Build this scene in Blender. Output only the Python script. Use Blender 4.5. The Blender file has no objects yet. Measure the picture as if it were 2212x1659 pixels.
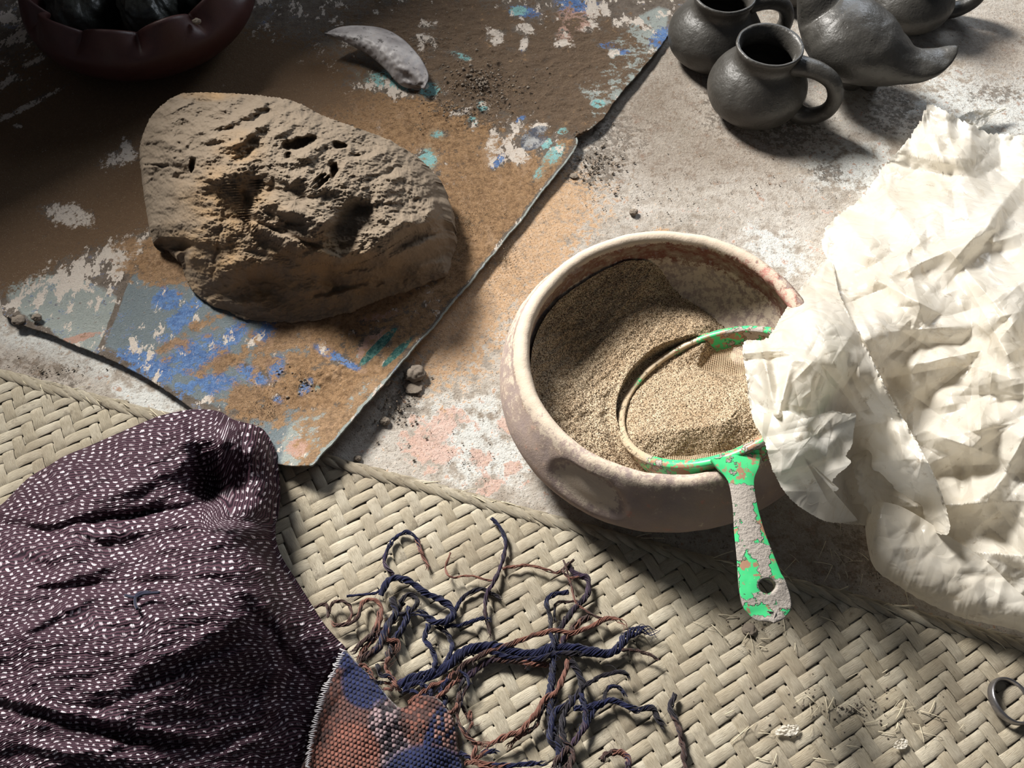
import bpy, math, random
import numpy as np

# ------------------------------------------------------------------ camera, world, light, exposure
scene = bpy.context.scene
COL = scene.collection
CAM_H = 0.80
FPX = 1750.0
CT, ST = math.cos(math.radians(30)), math.sin(math.radians(30))

cam_data = bpy.data.cameras.new('camera')
cam_data.sensor_width = 36.0
cam_data.lens = FPX / 2212 * 36.0
cam_data.clip_start = 0.01
cam = bpy.data.objects.new('camera', cam_data)
COL.objects.link(cam)
cam.location = (0, 0, CAM_H)
cam.rotation_euler = (math.radians(30), 0, 0)
scene.camera = cam

world = bpy.data.worlds.new('world')
scene.world = world
world.use_nodes = True
bg = world.node_tree.nodes['Background']
bg.inputs[0].default_value = (0.78, 0.86, 1.0, 1)
bg.inputs[1].default_value = 0.085

LAZ = (-0.66, 0.75)                      # horizontal direction towards the window
ELEV = math.radians(41.5)
LD = 3.4
lamp = bpy.data.lights.new('window_daylight', 'AREA')
lamp.shape = 'RECTANGLE'
lamp.size = 0.80
lamp.size_y = 0.80
lamp.energy = 325
lamp.color = (1.0, 0.965, 0.91)
lo = bpy.data.objects.new('window_daylight', lamp)
COL.objects.link(lo)
TGT = np.array([0.05, 0.5, 0.0])
lo.location = (TGT[0] + LAZ[0] * LD * math.cos(ELEV), TGT[1] + LAZ[1] * LD * math.cos(ELEV), LD * math.sin(ELEV))
from mathutils import Vector
lo.rotation_euler = (Vector(TGT.tolist()) - lo.location).to_track_quat('-Z', 'Y').to_euler()
# added fill lamp at back right, aimed to give bluish highlights on the clay
lamp2 = bpy.data.lights.new('added_fill', 'AREA')
lamp2.shape = 'RECTANGLE'
lamp2.size = 0.8
lamp2.size_y = 0.7
lamp2.energy = 15
lamp2.color = (0.82, 0.90, 1.0)
l2 = bpy.data.objects.new('added_fill', lamp2)
COL.objects.link(l2)
l2.location = (1.1, 2.35, 1.15)
l2.rotation_euler = (Vector((0.5, 0.5, 0)) - l2.location).to_track_quat('-Z', 'Y').to_euler()

scene.view_settings.view_transform = 'Standard'
scene.view_settings.look = 'None'
scene.view_settings.exposure = 0.0
scene.view_settings.gamma = 1.0
scene.view_settings.use_curve_mapping = False

# ------------------------------------------------------------------ maths helpers
def unp(px, py, z=0.0):
    px = np.asarray(px, float); py = np.asarray(py, float)
    dx = (px - 1106) / FPX; dy = (829.5 - py) / FPX
    yy = dy * CT + ST; zz = dy * ST - CT
    t = (z - CAM_H) / zz
    return np.stack([dx * t, yy * t, z + 0 * t], -1)

def proj(P):
    P = np.asarray(P, float)
    x, y, z = P[..., 0], P[..., 1], P[..., 2] - CAM_H
    yc = y * CT + z * ST; zc = -y * ST + z * CT
    return 1106 + FPX * x / -zc, 829.5 - FPX * yc / -zc

def smooth(a, b, x):
    t = np.clip((x - a) / (b - a), 0, 1)
    return t * t * (3 - 2 * t)

_prm = np.random.default_rng(7).permutation(512)
_ang = np.random.default_rng(8).uniform(0, 2 * np.pi, 512)
_gx, _gy = np.cos(_ang), np.sin(_ang)
def perlin(x, y, seed=0):
    x = np.asarray(x, float); y = np.asarray(y, float)
    xi = np.floor(x).astype(int); yi = np.floor(y).astype(int)
    xf = x - xi; yf = y - yi
    u = xf ** 3 * (xf * (xf * 6 - 15) + 10); v = yf ** 3 * (yf * (yf * 6 - 15) + 10)
    def g(ix, iy, fx, fy):
        h = _prm[(_prm[(ix + seed * 37) & 511] + iy) & 511]
        return _gx[h] * fx + _gy[h] * fy
    a = g(xi, yi, xf, yf); b = g(xi + 1, yi, xf - 1, yf)
    c = g(xi, yi + 1, xf, yf - 1); d = g(xi + 1, yi + 1, xf - 1, yf - 1)
    return ((a * (1 - u) + b * u) * (1 - v) + (c * (1 - u) + d * u) * v) * 1.5

def fbm(x, y, octv=4, seed=0, gain=0.5, ridge=False):
    s = 0; a = 1; f = 1; n = 0
    for i in range(octv):
        p = perlin(x * f + 17.3 * i, y * f - 9.1 * i, seed + i)
        if ridge: p = 1 - 2 * np.abs(p)
        s = s + a * p; n += a; a *= gain; f *= 2.03
    return s / n

def rbf(pts):
    """thin plate spline through (x, y, value)"""
    A = np.array(pts, float); X = A[:, :2] / 500.0; n = len(A)
    def k(d2): return 0.5 * d2 * np.log(d2 + 1e-12)
    K = k(((X[:, None] - X[None]) ** 2).sum(-1)) + 1e-4 * np.eye(n)
    Pm = np.hstack([np.ones((n, 1)), X])
    M = np.block([[K, Pm], [Pm.T, np.zeros((3, 3))]])
    w = np.linalg.solve(M, np.concatenate([A[:, 2], np.zeros(3)]))
    def f(px, py):
        x = px / 500.0; y = py / 500.0
        r = w[n] + w[n + 1] * x + w[n + 2] * y
        for i in range(n):
            r = r + w[i] * k((x - X[i, 0]) ** 2 + (y - X[i, 1]) ** 2)
        return r
    return f

def blob(px, py, cx, cy, rx, ry, ang=0, soft=0.5):
    a = math.radians(ang); c, s = math.cos(a), math.sin(a)
    dx, dy = px - cx, py - cy
    d = np.sqrt(((dx * c + dy * s) / rx) ** 2 + ((-dx * s + dy * c) / ry) ** 2)
    return 1 - smooth(1 - soft, 1 + soft, d)

def gauss(px, py, cx, cy, rx, ry, ang=0):
    a = math.radians(ang); c, s = math.cos(a), math.sin(a)
    dx, dy = px - cx, py - cy
    return np.exp(-(((dx * c + dy * s) / rx) ** 2 + ((-dx * s + dy * c) / ry) ** 2))

def blobs(px, py, lst):
    m = np.zeros_like(px)
    for b in lst: m = np.maximum(m, blob(px, py, *b))
    return m

def catmull(pts, n, closed=False):
    P = np.array(pts, float)
    if closed: Q = np.vstack([P[-1:], P, P[:2]]); segs = len(P)
    else: Q = np.vstack([2 * P[0] - P[1], P, 2 * P[-1] - P[-2]]); segs = len(P) - 1
    t = np.linspace(0, segs, n * 8, endpoint=True); i = np.clip(t.astype(int), 0, segs - 1); f = (t - i)[:, None]
    p0, p1, p2, p3 = Q[i], Q[i + 1], Q[i + 2], Q[i + 3]
    C = .5 * ((2 * p1) + (-p0 + p2) * f + (2 * p0 - 5 * p1 + 4 * p2 - p3) * f ** 2 + (-p0 + 3 * p1 - 3 * p2 + p3) * f ** 3)
    L = np.concatenate([[0], np.cumsum(np.linalg.norm(np.diff(C, axis=0), axis=1))])
    s = np.linspace(0, L[-1], n, endpoint=not closed)
    return np.stack([np.interp(s, L, C[:, k]) for k in range(C.shape[1])], -1)

# ------------------------------------------------------------------ object helpers
def tag(o, label=None, cat=None, group=None, kind=None):
    if label: o['label'] = label
    if cat: o['category'] = cat
    if group: o['group'] = group
    if kind: o['kind'] = kind
    return o

def empty(name, loc, label, cat, group=None):
    o = bpy.data.objects.new(name, None)
    o.empty_display_size = 0.02
    o.location = [float(v) for v in loc]
    COL.objects.link(o)
    return tag(o, label, cat, group)

def mesh_obj(name, V, F, mat, parent=None, cols=None, uv=None, smooth_=True, loc=None):
    """V (n,3) world coordinates, F (m,4) or (m,3) array or a list of both"""
    V = np.asarray(V, float).reshape(-1, 3)
    if parent is not None: off = np.array(parent_world(parent))
    elif loc is not None: off = np.array(loc, float)
    else: off = np.zeros(3)
    V = V - off
    me = bpy.data.meshes.new(name)
    blocks = F if isinstance(F, list) else [F]
    blocks = [np.asarray(b, np.int32) for b in blocks if len(b)]
    loops = np.concatenate([b.ravel() for b in blocks])
    sizes = np.concatenate([np.full(len(b), b.shape[1], np.int32) for b in blocks])
    starts = np.concatenate([[0], np.cumsum(sizes)[:-1]]).astype(np.int32)
    me.vertices.add(len(V)); me.vertices.foreach_set('co', V.ravel().astype(np.float32))
    me.loops.add(len(loops)); me.loops.foreach_set('vertex_index', loops)
    me.polygons.add(len(sizes)); me.polygons.foreach_set('loop_start', starts)
    me.polygons.foreach_set('loop_total', sizes)
    me.update(calc_edges=True)
    if smooth_: me.polygons.foreach_set('use_smooth', np.ones(len(sizes), bool))
    for k, c in (cols or {}).items():
        a = me.color_attributes.new(k, 'FLOAT_COLOR', 'POINT')
        c = np.asarray(c, float).reshape(len(V), -1)
        if c.shape[1] == 3: c = np.hstack([c, np.ones((len(c), 1))])
        a.data.foreach_set('color', c.ravel().astype(np.float32))
    if uv is not None:
        l = me.uv_layers.new(name='UVMap')
        uv = np.asarray(uv, float).reshape(-1, 2)
        l.data.foreach_set('uv', uv[loops].ravel().astype(np.float32))
    me.validate()
    if mat: me.materials.append(mat)
    o = bpy.data.objects.new(name, me)
    COL.objects.link(o)
    if parent is not None: o.parent = parent
    elif loc is not None: o.location = [float(v) for v in loc]
    return o

def parent_world(p):
    v = Vector((0, 0, 0))
    while p is not None:
        v += p.location; p = p.parent
    return list(v)

def gridF(ny, nx, closed_x=False, flip=False, base=0):
    i = np.arange(ny - 1)[:, None]; j = np.arange(nx if closed_x else nx - 1)[None]
    j2 = (j + 1) % nx
    F = np.stack([i * nx + j, i * nx + j2, (i + 1) * nx + j2, (i + 1) * nx + j], -1).reshape(-1, 4) + base
    return F[:, ::-1] if flip else F

def radial(outline, centre, nr, nt, rp=1.0, jitter=0.0, seed=1, sm=True):
    """pixel-space points of a patch that fills an outline; row 0 = centre, last row = outline"""
    O = catmull(outline, nt, True) if sm else catmull(outline, nt, True)
    if jitter:
        t = np.linspace(0, 2 * np.pi, nt, endpoint=False)
        cx, cy = np.cos(t) * 60, np.sin(t) * 60
        d = O - np.array(centre); d /= np.linalg.norm(d, axis=1)[:, None]
        O = O + d * (jitter * fbm(cx, cy, 4, seed, .7))[:, None]
    r = np.linspace(0.0, 1, nr) ** rp
    P = np.array(centre) + r[:, None, None] * (O[None] - np.array(centre))
    return P[..., 0], P[..., 1], r

def tube(path, rad, ns=8, squash=1.0, up=(0, 0, 1), caps=True):
    """loft an ellipse along a path, radius may vary; returns V, F list"""
    P = np.asarray(path, float); n = len(P)
    R = np.broadcast_to(np.asarray(rad, float), (n,)) if np.ndim(rad) <= 1 else None
    if R is None: Ra, Rb = np.asarray(rad)[:, 0], np.asarray(rad)[:, 1]
    else: Ra, Rb = R, R * squash
    T = np.gradient(P, axis=0); T /= np.linalg.norm(T, axis=1)[:, None] + 1e-12
    S = np.cross(T, np.array(up, float)); ln = np.linalg.norm(S, axis=1)[:, None]
    S = np.where(ln > 1e-4, S / (ln + 1e-12), np.array([1., 0, 0]))
    for i in range(1, n):
        if S[i] @ S[i - 1] < 0: S[i] = -S[i]
    N = np.cross(S, T)
    a = np.linspace(0, 2 * np.pi, ns, endpoint=False)
    V = P[:, None] + S[:, None] * (np.cos(a)[None, :, None] * Ra[:, None, None]) + N[:, None] * (np.sin(a)[None, :, None] * Rb[:, None, None])
    F = [gridF(n, ns, True)]
    V = V.reshape(-1, 3)
    if caps:
        k = len(V); V = np.vstack([V, P[:1], P[-1:]])
        j = np.arange(ns); j2 = (j + 1) % ns
        F.append(np.stack([np.full(ns, k), j2, j], -1)); F.append(np.stack([np.full(ns, k + 1), (n - 1) * ns + j, (n - 1) * ns + j2], -1))
    return V, F

def merge(parts):
    V = []; Q = []; T = []; b = 0
    for v, f in parts:
        for blk in (f if isinstance(f, list) else [f]):
            blk = np.asarray(blk)
            (Q if blk.shape[1] == 4 else T).append(blk + b)
        V.append(v); b += len(v)
    F = []
    if Q: F.append(np.vstack(Q))
    if T: F.append(np.vstack(T))
    return np.vstack(V), F

# ------------------------------------------------------------------ material helpers
class NT:
    def __init__(s, name):
        s.m = bpy.data.materials.new(name); s.m.use_nodes = True
        s.t = s.m.node_tree; s.N = s.t.nodes; s.L = s.t.links
        s.b = s.N['Principled BSDF']; s.out = s.N['Material Output']
        s.tc = s.N.new('ShaderNodeTexCoord')
    def put(s, sock, v):
        if isinstance(v, bpy.types.NodeSocket): s.L.new(v, sock)
        elif isinstance(v, (tuple, list)) and len(v) == 3 and sock.type == 'RGBA': sock.default_value = (*v, 1)
        else: sock.default_value = v
    def noise(s, scale, detail=4, rough=.55, vec=None, dist=0, color=False):
        n = s.N.new('ShaderNodeTexNoise'); n.inputs['Scale'].default_value = scale
        n.inputs['Detail'].default_value = detail; n.inputs['Roughness'].default_value = rough
        n.inputs['Distortion'].default_value = dist
        s.L.new(vec or s.tc.outputs['Object'], n.inputs['Vector'])
        return n.outputs['Color' if color else 'Fac']
    def voro(s, scale, feature='F1', out='Distance', vec=None, rand=1.0):
        n = s.N.new('ShaderNodeTexVoronoi'); n.feature = feature
        n.inputs['Scale'].default_value = scale; n.inputs['Randomness'].default_value = rand
        s.L.new(vec or s.tc.outputs['Object'], n.inputs['Vector'])
        return n.outputs[out]
    def math(s, op, a, b=0.0, c=None, clamp=False):
        n = s.N.new('ShaderNodeMath'); n.operation = op; n.use_clamp = clamp
        s.put(n.inputs[0], a); s.put(n.inputs[1], b)
        if c is not None: s.put(n.inputs[2], c)
        return n.outputs[0]
    def mix(s, f, a, b, mode='MIX'):
        n = s.N.new('ShaderNodeMix'); n.data_type = 'RGBA'; n.blend_type = mode
        s.put(n.inputs[0], f); s.put(n.inputs[6], a); s.put(n.inputs[7], b)
        return n.outputs[2]
    def ramp(s, f, stops):
        n = s.N.new('ShaderNodeValToRGB'); s.L.new(f, n.inputs[0]); e = n.color_ramp.elements
        while len(e) < len(stops): e.new(.5)
        for k, (p, c) in enumerate(stops):
            e[k].position = p; e[k].color = (*c, 1) if isinstance(c, tuple) else (c, c, c, 1)
        return n.outputs[0]
    def range(s, f, a, b, c=0.0, d=1.0):
        n = s.N.new('ShaderNodeMapRange'); s.put(n.inputs[0], f)
        for k, v in enumerate((a, b, c, d)): n.inputs[k + 1].default_value = v
        return n.outputs[0]
    def attr(s, name, out='Color'):
        n = s.N.new('ShaderNodeAttribute'); n.attribute_name = name; return n.outputs[out]
    def sep(s, c):
        n = s.N.new('ShaderNodeSeparateXYZ'); s.L.new(c, n.inputs[0]); return n.outputs
    def comb(s, x, y, z=0.0):
        n = s.N.new('ShaderNodeCombineXYZ'); s.put(n.inputs[0], x); s.put(n.inputs[1], y); s.put(n.inputs[2], z); return n.outputs[0]
    def mapping(s, vec, scale=(1, 1, 1), rot=(0, 0, 0)):
        n = s.N.new('ShaderNodeMapping'); s.L.new(vec, n.inputs[0]); n.inputs['Scale'].default_value = scale; n.inputs['Rotation'].default_value = rot
        return n.outputs[0]
    def ragged(s, mask, noise, sharp=8, amt=1.4):
        """a mask with a noisy, flaking edge"""
        a = s.math('SUBTRACT', noise, .5); a = s.math('MULTIPLY', a, amt * 2.2)
        a = s.math('ADD', mask, a); a = s.math('SUBTRACT', a, .5); a = s.math('MULTIPLY', a, sharp)
        return s.math('ADD', a, .5, clamp=True)
    def bump(s, h, strength=.5, dist=.001, prev=None):
        n = s.N.new('ShaderNodeBump'); n.inputs['Strength'].default_value = strength; n.inputs['Distance'].default_value = dist
        s.L.new(h, n.inputs['Height'])
        if prev is not None: s.L.new(prev, n.inputs['Normal'])
        return n.outputs[0]
    def done(s, col, rough=.9, normal=None, spec=.3, metal=0.0, coat=0.0):
        s.put(s.b.inputs['Base Color'], col); s.put(s.b.inputs['Roughness'], rough)
        s.put(s.b.inputs['Specular IOR Level'], spec); s.put(s.b.inputs['Metallic'], metal)
        s.put(s.b.inputs['Coat Weight'], coat)
        if normal is not None: s.L.new(normal, s.b.inputs['Normal'])
        return s.m

def mat_concrete():
    m = NT('concrete')
    A = m.sep(m.attr('L1')); B = m.sep(m.attr('L2'))
    n1 = m.noise(7, 6, .65); n2 = m.noise(60, 6, .7); n3 = m.noise(260, 5, .7)
    c = m.ramp(n1, [(.35, (.24, .20, .155)), (.5, (.36, .315, .265)), (.65, (.48, .44, .39))])
    c = m.mix(m.range(n2, .35, .7), c, m.mix(.5, c, (.58, .57, .54)))
    c = m.mix(m.math('MULTIPLY', m.ragged(A[0], n2, 3, 1.3), .8), c, m.mix(n3, (.50, .51, .49), (.66, .68, .66)))          # pale limewashed patches
    c = m.mix(m.math('MULTIPLY', m.ragged(A[1], n2, 6, 1.8), .75), c, (.50, .30, .235))         # reddish spots
    c = m.mix(m.math('MULTIPLY', m.ragged(A[2], m.noise(120, 5, .8), 3, 1.6), .85), c, (.46, .28, .145))     # ochre dust
    c = m.mix(m.math('MULTIPLY', m.ragged(B[0], m.noise(90, 6, .8), 7, 1.8), .85), c, (.10, .085, .07))     # dark stains and painted cast shadows
    c = m.mix(m.math('MULTIPLY', m.ragged(B[1], n2, 2, 1.0), .8), c, (.17, .125, .09))   # brown soil, with the bowl's shadow painted in
    pits = m.range(m.voro(330), .12, .3)
    spots = m.range(m.noise(190, 3, .9), .62, .72)
    c = m.mix(m.math('MULTIPLY', m.range(n3, .45, .65), .25), c, (.58, .54, .48)); c = m.mix(m.math('MULTIPLY', m.range(n2, .5, .36), .5), c, (.22, .18, .145))
    c = m.mix(m.math('MULTIPLY', spots, .8), c, (.13, .10, .08))
    c = m.mix(m.math('MULTIPLY', m.math('SUBTRACT', 1.0, pits), .35), c, (.14, .11, .09))
    nb = m.bump(n2, .45, .004); nb = m.bump(n3, .8, .002, nb); nb = m.bump(pits, .4, .001, nb)
    return m.done(c, .92, nb, .2)

def mat_sheet():
    m = NT('painted_canvas_board')
    A = m.sep(m.attr('L1')); B = m.sep(m.attr('L2')); C = m.sep(m.attr('L3')); D = m.sep(m.attr('L4'))
    n1 = m.noise(22, 6, .7); n2 = m.noise(75, 8, .75); n3 = m.noise(420, 4, .8); n4 = m.noise(150, 6, .8)
    streak = m.noise(60, 6, .7, m.mapping(m.tc.outputs['Object'], (1, .55, 1), (0, 0, math.radians(60))))
    c = m.ramp(n2, [(.3, (.10, .078, .06)), (.55, (.20, .165, .135)), (.75, (.30, .265, .225))])
    weave = m.range(m.voro(430, rand=.5), .1, .5)
    c = m.mix(m.ragged(C[0], n1, 5, .8), c, m.mix(n4, (.15, .19, .21), (.25, .29, .30)))      # slate canvas
    c = m.mix(m.ragged(C[1], n1, 6, .5), c, m.mix(n4, (.27, .31, .29), (.45, .48, .45)))      # pale grey canvas, and the painted lit rim of the right edge
    c = m.mix(m.ragged(A[0], n2, 8, 2.2), c, m.mix(m.range(n4, .35, .65), (.05, .10, .27), (.19, .34, .62)))    # blue paint
    c = m.mix(m.ragged(A[2], n2, 8, 1.7), c, m.mix(n4, (.16, .36, .35), (.36, .66, .66)))     # teal paint
    c = m.mix(m.ragged(A[1], streak, 10, 2.6), c, m.mix(n4, (.55, .45, .37), (.88, .82, .74)))  # white and cream flakes
    c = m.mix(m.ragged(C[2], n2, 7, 1.3), c, (.52, .33, .26))                                    # pink
    c = m.mix(m.ragged(D[0], n4, 9, .8), c, m.mix(m.range(n4, .45, .6), (.035, .11, .10), (.12, .30, .26)))   # dark green stripes
    c = m.mix(m.ragged(D[1], n4, 9, .6), c, m.mix(m.range(streak, .5, .6), (.10, .11, .14), (.45, .45, .45)))   # grey oval
    c = m.mix(m.ragged(B[1], n2, 4, 1.6), c, m.mix(n2, (.09, .058, .035), (.20, .14, .095)))   # dark soil
    dust = m.ragged(B[0], n2, 3.5, 1.5)
    c = m.mix(m.math('MULTIPLY', dust, .93), c, m.mix(m.range(n4, .36, .62), (.16, .088, .042), (.44, .27, .14)))   # ochre dust
    c = m.mix(m.ragged(B[2], n4, 3.5, 1.5), c, m.mix(n4, (.13, .08, .045), (.21, .135, .08)))   # brown sand
    c = m.mix(m.math('MULTIPLY', m.range(m.noise(700, 2, .8), .62, .7), .35), c, (.7, .6, .45))
    c = m.mix(m.math('MULTIPLY', m.range(m.noise(240, 3, .9), .38, .30), .5), c, (.05, .04, .03))
    nb = m.bump(n2, .6, .005); nb = m.bump(n4, .5, .0025, nb); nb = m.bump(n3, .9, .0018, nb); nb = m.bump(weave, .4, .0006, nb)
    return m.done(c, .93, nb, .2)

def mat_clay_dry():
    m = NT('dry_dusty_clay'); A = m.sep(m.attr('L1'))
    n2 = m.noise(45, 7, .7); n3 = m.noise(300, 6, .75)
    c = m.mix(n2, (.165, .128, .092), (.26, .21, .158))
    c = m.mix(A[0], c, m.mix(n2, (.30, .19, .10), (.38, .26, .14)))
    c = m.mix(A[1], c, (.10, .07, .05))
    c = m.mix(m.math('MULTIPLY', m.range(n3, .58, .7), .3), c, (.50, .42, .32))
    nb = m.bump(n2, .45, .003); nb = m.bump(n3, .7, .0013, nb)
    return m.done(c, .95, nb, .15)

def mat_wet_clay(name, col, rough, col2=None, bumpy=.5):
    m = NT(name); n2 = m.noise(40, 6, .6); n3 = m.noise(170, 5, .6)
    c = m.mix(n2, col, col2 or tuple(v * 1.5 for v in col))
    pits = m.range(m.voro(120), .05, .22)
    nb = m.bump(n2, bumpy * .6, .003); nb = m.bump(n3, bumpy * .6, .0012, nb); nb = m.bump(pits, bumpy * .3, .0007, nb)
    return m.done(c, m.range(n2, .3, .7, rough - .08, rough + .12), nb, .5)

def mat_bowl():
    m = NT('dusty_unglazed_clay'); A = m.sep(m.attr('L1'))
    n1 = m.noise(14, 5, .6); n2 = m.noise(60, 7, .7); n3 = m.noise(420, 4, .7)
    c = m.ramp(n1, [(.3, (.235, .18, .17)), (.5, (.32, .255, .235)), (.7, (.38, .295, .265))])
    c = m.mix(m.range(n2, .35, .7), c, m.mix(.45, c, (.42, .31, .21)))
    c = m.mix(m.ragged(A[1], n2, 5, 1.5), c, m.mix(m.range(n2, .4, .62), (.17, .05, .035), (.32, .26, .20)))   # red slip inside
    c = m.mix(m.ragged(A[2], n2, 4, 1.5), c, (.50, .24, .20))
    c = m.mix(m.math('MULTIPLY', m.ragged(A[0], m.noise(120, 6, .8), 3, 1.5), .9), c, (.60, .505, .40))  # sand dust
    nb = m.bump(n2, .4, .002); nb = m.bump(n3, .5, .0008, nb)
    return m.done(c, .9, nb, .2)

def mat_sand(name='coarse_sand', scale=1.0):
    m = NT(name)
    v = m.voro(780 * scale, out='Color'); d = m.voro(780 * scale)
    g = m.sep(v)[0]
    n1 = m.noise(18, 4, .6)
    c = m.mix(g, (.34, .245, .15), (.82, .68, .49))
    c = m.mix(m.range(n1, .35, .65), c, m.mix(.6, c, (.36, .24, .135)))
    c = m.mix(m.range(d, .5, .8), c, (.12, .08, .05))
    nb = m.bump(m.math('SUBTRACT', 1.0, d), .9, .0012); nb = m.bump(m.noise(240, 4, .7), .8, .0025, nb)
    return m.done(c, .9, nb, .25)

def mat_palm():
    m = NT('dry_palm_strip')
    info = m.N.new('ShaderNodeObjectInfo').outputs['Random']
    uvm = m.tc.outputs['UV']
    fib = m.noise(1, 5, .65, m.mapping(uvm, (34, 1.6, 1)))
    seg = m.noise(1, 2, .5, m.mapping(uvm, (.6, .55, 1)))
    dirt = m.noise(9, 5, .7); dirt2 = m.noise(45, 6, .8)
    c = m.mix(info, (.56, .485, .355), (.74, .67, .53))
    c = m.mix(m.range(seg, .35, .7), c, m.mix(.6, c, (.42, .355, .25)))
    c = m.mix(m.range(fib, .49, .66), c, m.mix(.7, c, (.27, .205, .125)))
    c = m.mix(m.math('MULTIPLY', m.range(fib, .5, .3), .3), c, (.76, .71, .58))
    c = m.mix(m.math('MULTIPLY', m.range(dirt, .47, .66), .5), c, (.33, .265, .19))
    c = m.mix(m.math('MULTIPLY', m.range(dirt2, .58, .70), .6), c, (.15, .11, .075))
    nb = m.bump(fib, 1.0, .0018); nb = m.bump(m.noise(500, 2), .15, .0004, nb)
    return m.done(c, .62, nb, .35)

def mat_shawl():
    m = NT('maroon_flecked_weave')
    uv = m.sep(m.tc.outputs['UV'])
    row = m.math('FLOOR', uv[1]); fr = m.math('FRACT', uv[1])
    wn = m.N.new('ShaderNodeTexWhiteNoise'); wn.noise_dimensions = '1D'; m.L.new(row, wn.inputs['W'])
    uu = m.math('ADD', uv[0], m.math('ADD', m.math('MULTIPLY', row, .5), m.math('ADD', m.math('MULTIPLY', m.math('SINE', m.math('MULTIPLY', row, .42)), .9), m.math('MULTIPLY', wn.outputs[0], .28))))
    uu = m.math('ADD', uu, m.math('MULTIPLY', m.noise(1.1, 2, .5, m.comb(uv[0], uv[1])), 1.2))
    fu = m.math('FRACT', uu)
    du = m.math('ABSOLUTE', m.math('SUBTRACT', fu, .5)); dv = m.math('ABSOLUTE', m.math('SUBTRACT', fr, .5))
    # a fleck is three or four short threads
    thr = m.math('SINE', m.math('MULTIPLY', uv[0], 32.0))
    jag = m.math('MULTIPLY', m.noise(9, 2, .6, m.comb(uv[0], uv[1])), .22)
    lim = m.math('ADD', .10, jag)
    a = m.range(m.math('SUBTRACT', lim, du), -.02, .05); b = m.range(m.math('SUBTRACT', .22, dv), -.08, .12)
    fl = m.math('MULTIPLY', a, b)
    dens = m.math('MULTIPLY', m.range(m.noise(.35, 3, .6, m.comb(uv[0], uv[1])), .38, .55, .35, 1.0), m.range(m.noise(1.3, 3, .7, m.comb(uv[0], uv[1])), .40, .56, .10, 1.0))
    fl = m.math('MULTIPLY', fl, dens)
    line = m.math('SINE', m.math('MULTIPLY', uv[1], 6.2832 * 2.0))
    c = m.mix(m.range(line, -.6, .6), (.014, .007, .012), (.075, .036, .050))
    c = m.mix(m.math('MULTIPLY', m.range(thr, -.6, .6), .3), c, (.012, .007, .012))
    c = m.mix(fl, c, m.mix(m.range(thr, -1, 1), (.42, .35, .40), (.92, .86, .90)))
    nb = m.bump(line, .4, .0007); nb = m.bump(thr, .25, .0004, nb)
    return m.done(c, .72, nb, .12)

def mat_vcol(name, rough=.85, spec=.2, bump_scale=900, bstr=.4, bd=.0006, sheen=0.0, mul=None):
    m = NT(name); c = m.attr('col')
    n = m.noise(bump_scale, 3, .7)
    c = m.mix(m.math('MULTIPLY', m.range(n, .6, .35), .35), c, (.02, .015, .02))
    m.b.inputs['Sheen Weight'].default_value = sheen
    return m.done(c, rough, m.bump(n, bstr, bd), spec)

def mat_plastic():
    m = NT('crumpled_milky_plastic')
    n1 = m.noise(9, 5, .6); n2 = m.noise(50, 7, .75); n4 = m.noise(19, 6, .8, dist=.6)
    c = m.mix(m.range(n1, .35, .65), (.79, .735, .63), (.90, .87, .80))
    c = m.mix(m.math('MULTIPLY', m.range(n4, .56, .74), .55), c, (.60, .47, .29))
    c = m.mix(m.math('MULTIPLY', m.range(n2, .60, .70), .55), c, (.30, .22, .13))
    crk = m.voro(34, 'DISTANCE_TO_EDGE', vec=m.mix(.08, m.tc.outputs['Object'], m.noise(14, 3, color=True)))
    nb = m.bump(m.range(crk, 0, .25), .25, .003); nb = m.bump(n2, .2, .001, nb)
    m.done(c, .26, nb, .6)
    tr = m.N.new('ShaderNodeBsdfTranslucent'); m.L.new(c, tr.inputs[0]); m.L.new(nb, tr.inputs[1])
    mx = m.N.new('ShaderNodeMixShader'); mx.inputs[0].default_value = .48
    m.L.new(m.b.outputs[0], mx.inputs[1]); m.L.new(tr.outputs[0], mx.inputs[2]); m.L.new(mx.outputs[0], m.out.inputs[0])
    return m.m

def mat_green():
    m = NT('green_plastic_with_clay_crust'); A = m.sep(m.attr('L1'))
    n2 = m.noise(75, 5, .6); n3 = m.noise(330, 5, .7)
    g = m.mix(n2, (.035, .50, .17), (.10, .68, .27))
    f = m.ragged(A[0], n2, 9, 1.6)
    mud = m.mix(n3, (.34, .30, .265), (.52, .47, .42))
    c = m.mix(m.ragged(A[1], m.noise(110, 5, .7), 8, 2.4), g, m.mix(n3, (.30, .16, .10), (.45, .27, .18)))
    c = m.mix(f, c, mud)
    c = m.mix(m.ragged(A[2], n3, 6, 1.2), c, m.mix(n3, (.45, .34, .22), (.62, .50, .35)))
    nb = m.bump(f, .35, .0015); nb = m.bump(m.math('MULTIPLY', n3, f), .9, .0025, nb)
    return m.done(c, m.range(f, 0, 1, .32, .95), nb, .45)

def mat_horn():
    m = NT('grey_gourd_shard'); n1 = m.noise(30, 4, .6); n2 = m.noise(85, 5, .75)
    c = m.mix(m.range(n1, .35, .65), (.17, .155, .155), (.36, .34, .335))
    c = m.mix(m.math('MULTIPLY', m.range(n2, .58, .64), .85), c, (.045, .038, .035))
    c = m.mix(m.math('MULTIPLY', m.range(n2, .42, .34), .4), c, (.27, .22, .17))
    return m.done(c, .5, m.bump(n2, .3, .001), .4)

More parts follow.
